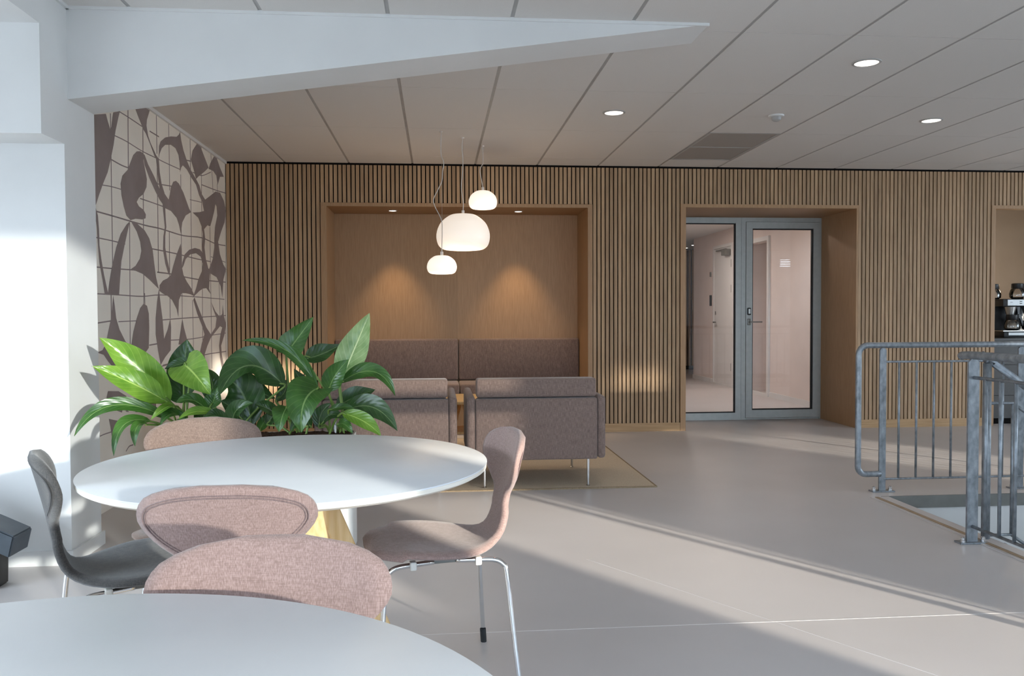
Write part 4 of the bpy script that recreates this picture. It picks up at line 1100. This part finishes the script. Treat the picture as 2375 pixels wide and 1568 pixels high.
bx('base_housing', MT['black_plastic'], t, mx0, mx0+.62, -.04, .159, .0, .062, r=.004, smooth=True)
bx('middle_shelf', MT['steel'], t, mx0+.005, mx0+.615, -.02, .159, .066, .074)
for i in range(3):
    x0 = mx0+.045+i*.205
    p = bx('control_panel', MT['machine'], t, x0, x0+.190, -.028, -.0205, .342, .408, r=.003)
    bx('panel_mark', MT['stair_grey'], p, x0+.030, x0+.058, -.0290, -.0281, .377, .382)
    for zz in (.366, .386): bx('switch', MT['black_plastic'], p, x0+.138, x0+.162, -.032, -.0281, zz-.004, zz+.004)
    bx('base_panel', MT['machine'], t, x0, x0+.190, -.048, -.0405, .022, .055, r=.003)
    if i < 2 or True:
        b = bmn(); lathe(b, [(.040, .245), (.062, .330), (.060, .333)], (x0+.085, .05, 0), 20); fh = obj('filter_holder', b, MT['steel'], t, smooth='auto')
        b = bmn(); prism(b, [(x0+.150, .330), (x0+.185, .330), (x0+.180, .250), (x0+.158, .250)], 'y', .03, .05); obj('holder_handle', b, MT['black_plastic'], fh)
def jug(label, x, y, z, ang):
    j = thing('coffee_jug', label, 'jug', (x, y, z), ang, 'glass coffee jugs in the kitchen')
    b = bmn(); lathe(b, [(.055, .001), (.078, .02), (.082, .055), (.070, .095), (.056, .118)], n=24)
    f = [f for f in b.faces if len(f.verts) > 12 and f.calc_center_median().z > .1]; bmesh.ops.delete(b, geom=f, context='FACES_ONLY')
    obj('glass_bowl', b, MT['jug_glass'], j, smooth='auto')
    b = bmn(); lathe(b, [(.0575, .112), (.062, .118), (.060, .165), (.052, .170)], n=24); k = obj('black_collar', b, MT['black_plastic'], j, smooth='auto')
    b = bmn(); prism(b, [(.055, .160), (.075, .175), (.095, .165), (.135, .050), (.112, .042), (.082, .130), (.056, .135)], 'y', -.011, .011); obj('handle', b, MT['black_plastic'], j)
    return j
jug('glass coffee jug in the machine bay next to the wooden door lining', 6.055+.13, 8.565, .968, 0.0)
jug('glass coffee jug in the middle bay of the coffee machine', 6.055+.335, 8.565, .968, 0.0)
jug('glass coffee jug standing on top of the machine above the middle bay', 6.055+.255, 8.66, 1.309, -.2)
jug('glass coffee jug on top of the machine at its end by the wooden lining', 6.055+.02, 8.73, 1.304, 2.4)
t = thing('paper_filters', 'stack of white fluted paper filters on top of the coffee machine', 'paper filters', (6.055+.41, 8.60, 1.3085))
b = bmn()
A, B_ = [], []
for k in range(60):
    rr_ = 1+.05*(k % 2)
    A.append(b.verts.new((.055*rr_*math.cos(2*PI*k/60), .055*rr_*math.sin(2*PI*k/60), 0))); B_.append(b.verts.new((.082*rr_*math.cos(2*PI*k/60), .082*rr_*math.sin(2*PI*k/60), .085)))
for k in range(60): b.faces.new((A[k], A[(k+1) % 60], B_[(k+1) % 60], B_[k]))
b.faces.new(A[::-1]); obj('fluted_paper', b, MT['paper'], t)
t = thing('kitchen_pendant', 'black cylinder pendant lamp above the kitchen counter', 'lamp', (6.86, 8.95, 0))
b = bmn(); lathe(b, [(.09, 1.68), (.10, 1.685), (.10, 1.92), (.03, 1.935)], n=28); obj('shade', b, MT['black_plastic'], t, smooth='auto')
b = bmn(); tube(b, [(0, 0, 1.93), (0, 0, CEIL+.006)], .004, 6); obj('cord', b, MT['black_plastic'], t)
ld = bpy.data.lights.new('kitchen_light', 'POINT'); ld.energy = 10; ld.color = (1, .78, .55); ld.shadow_soft_size = .08
lo = bpy.data.objects.new('kitchen_light', ld); C.objects.link(lo); lo.parent = t; lo.location = (0, 0, 1.60)
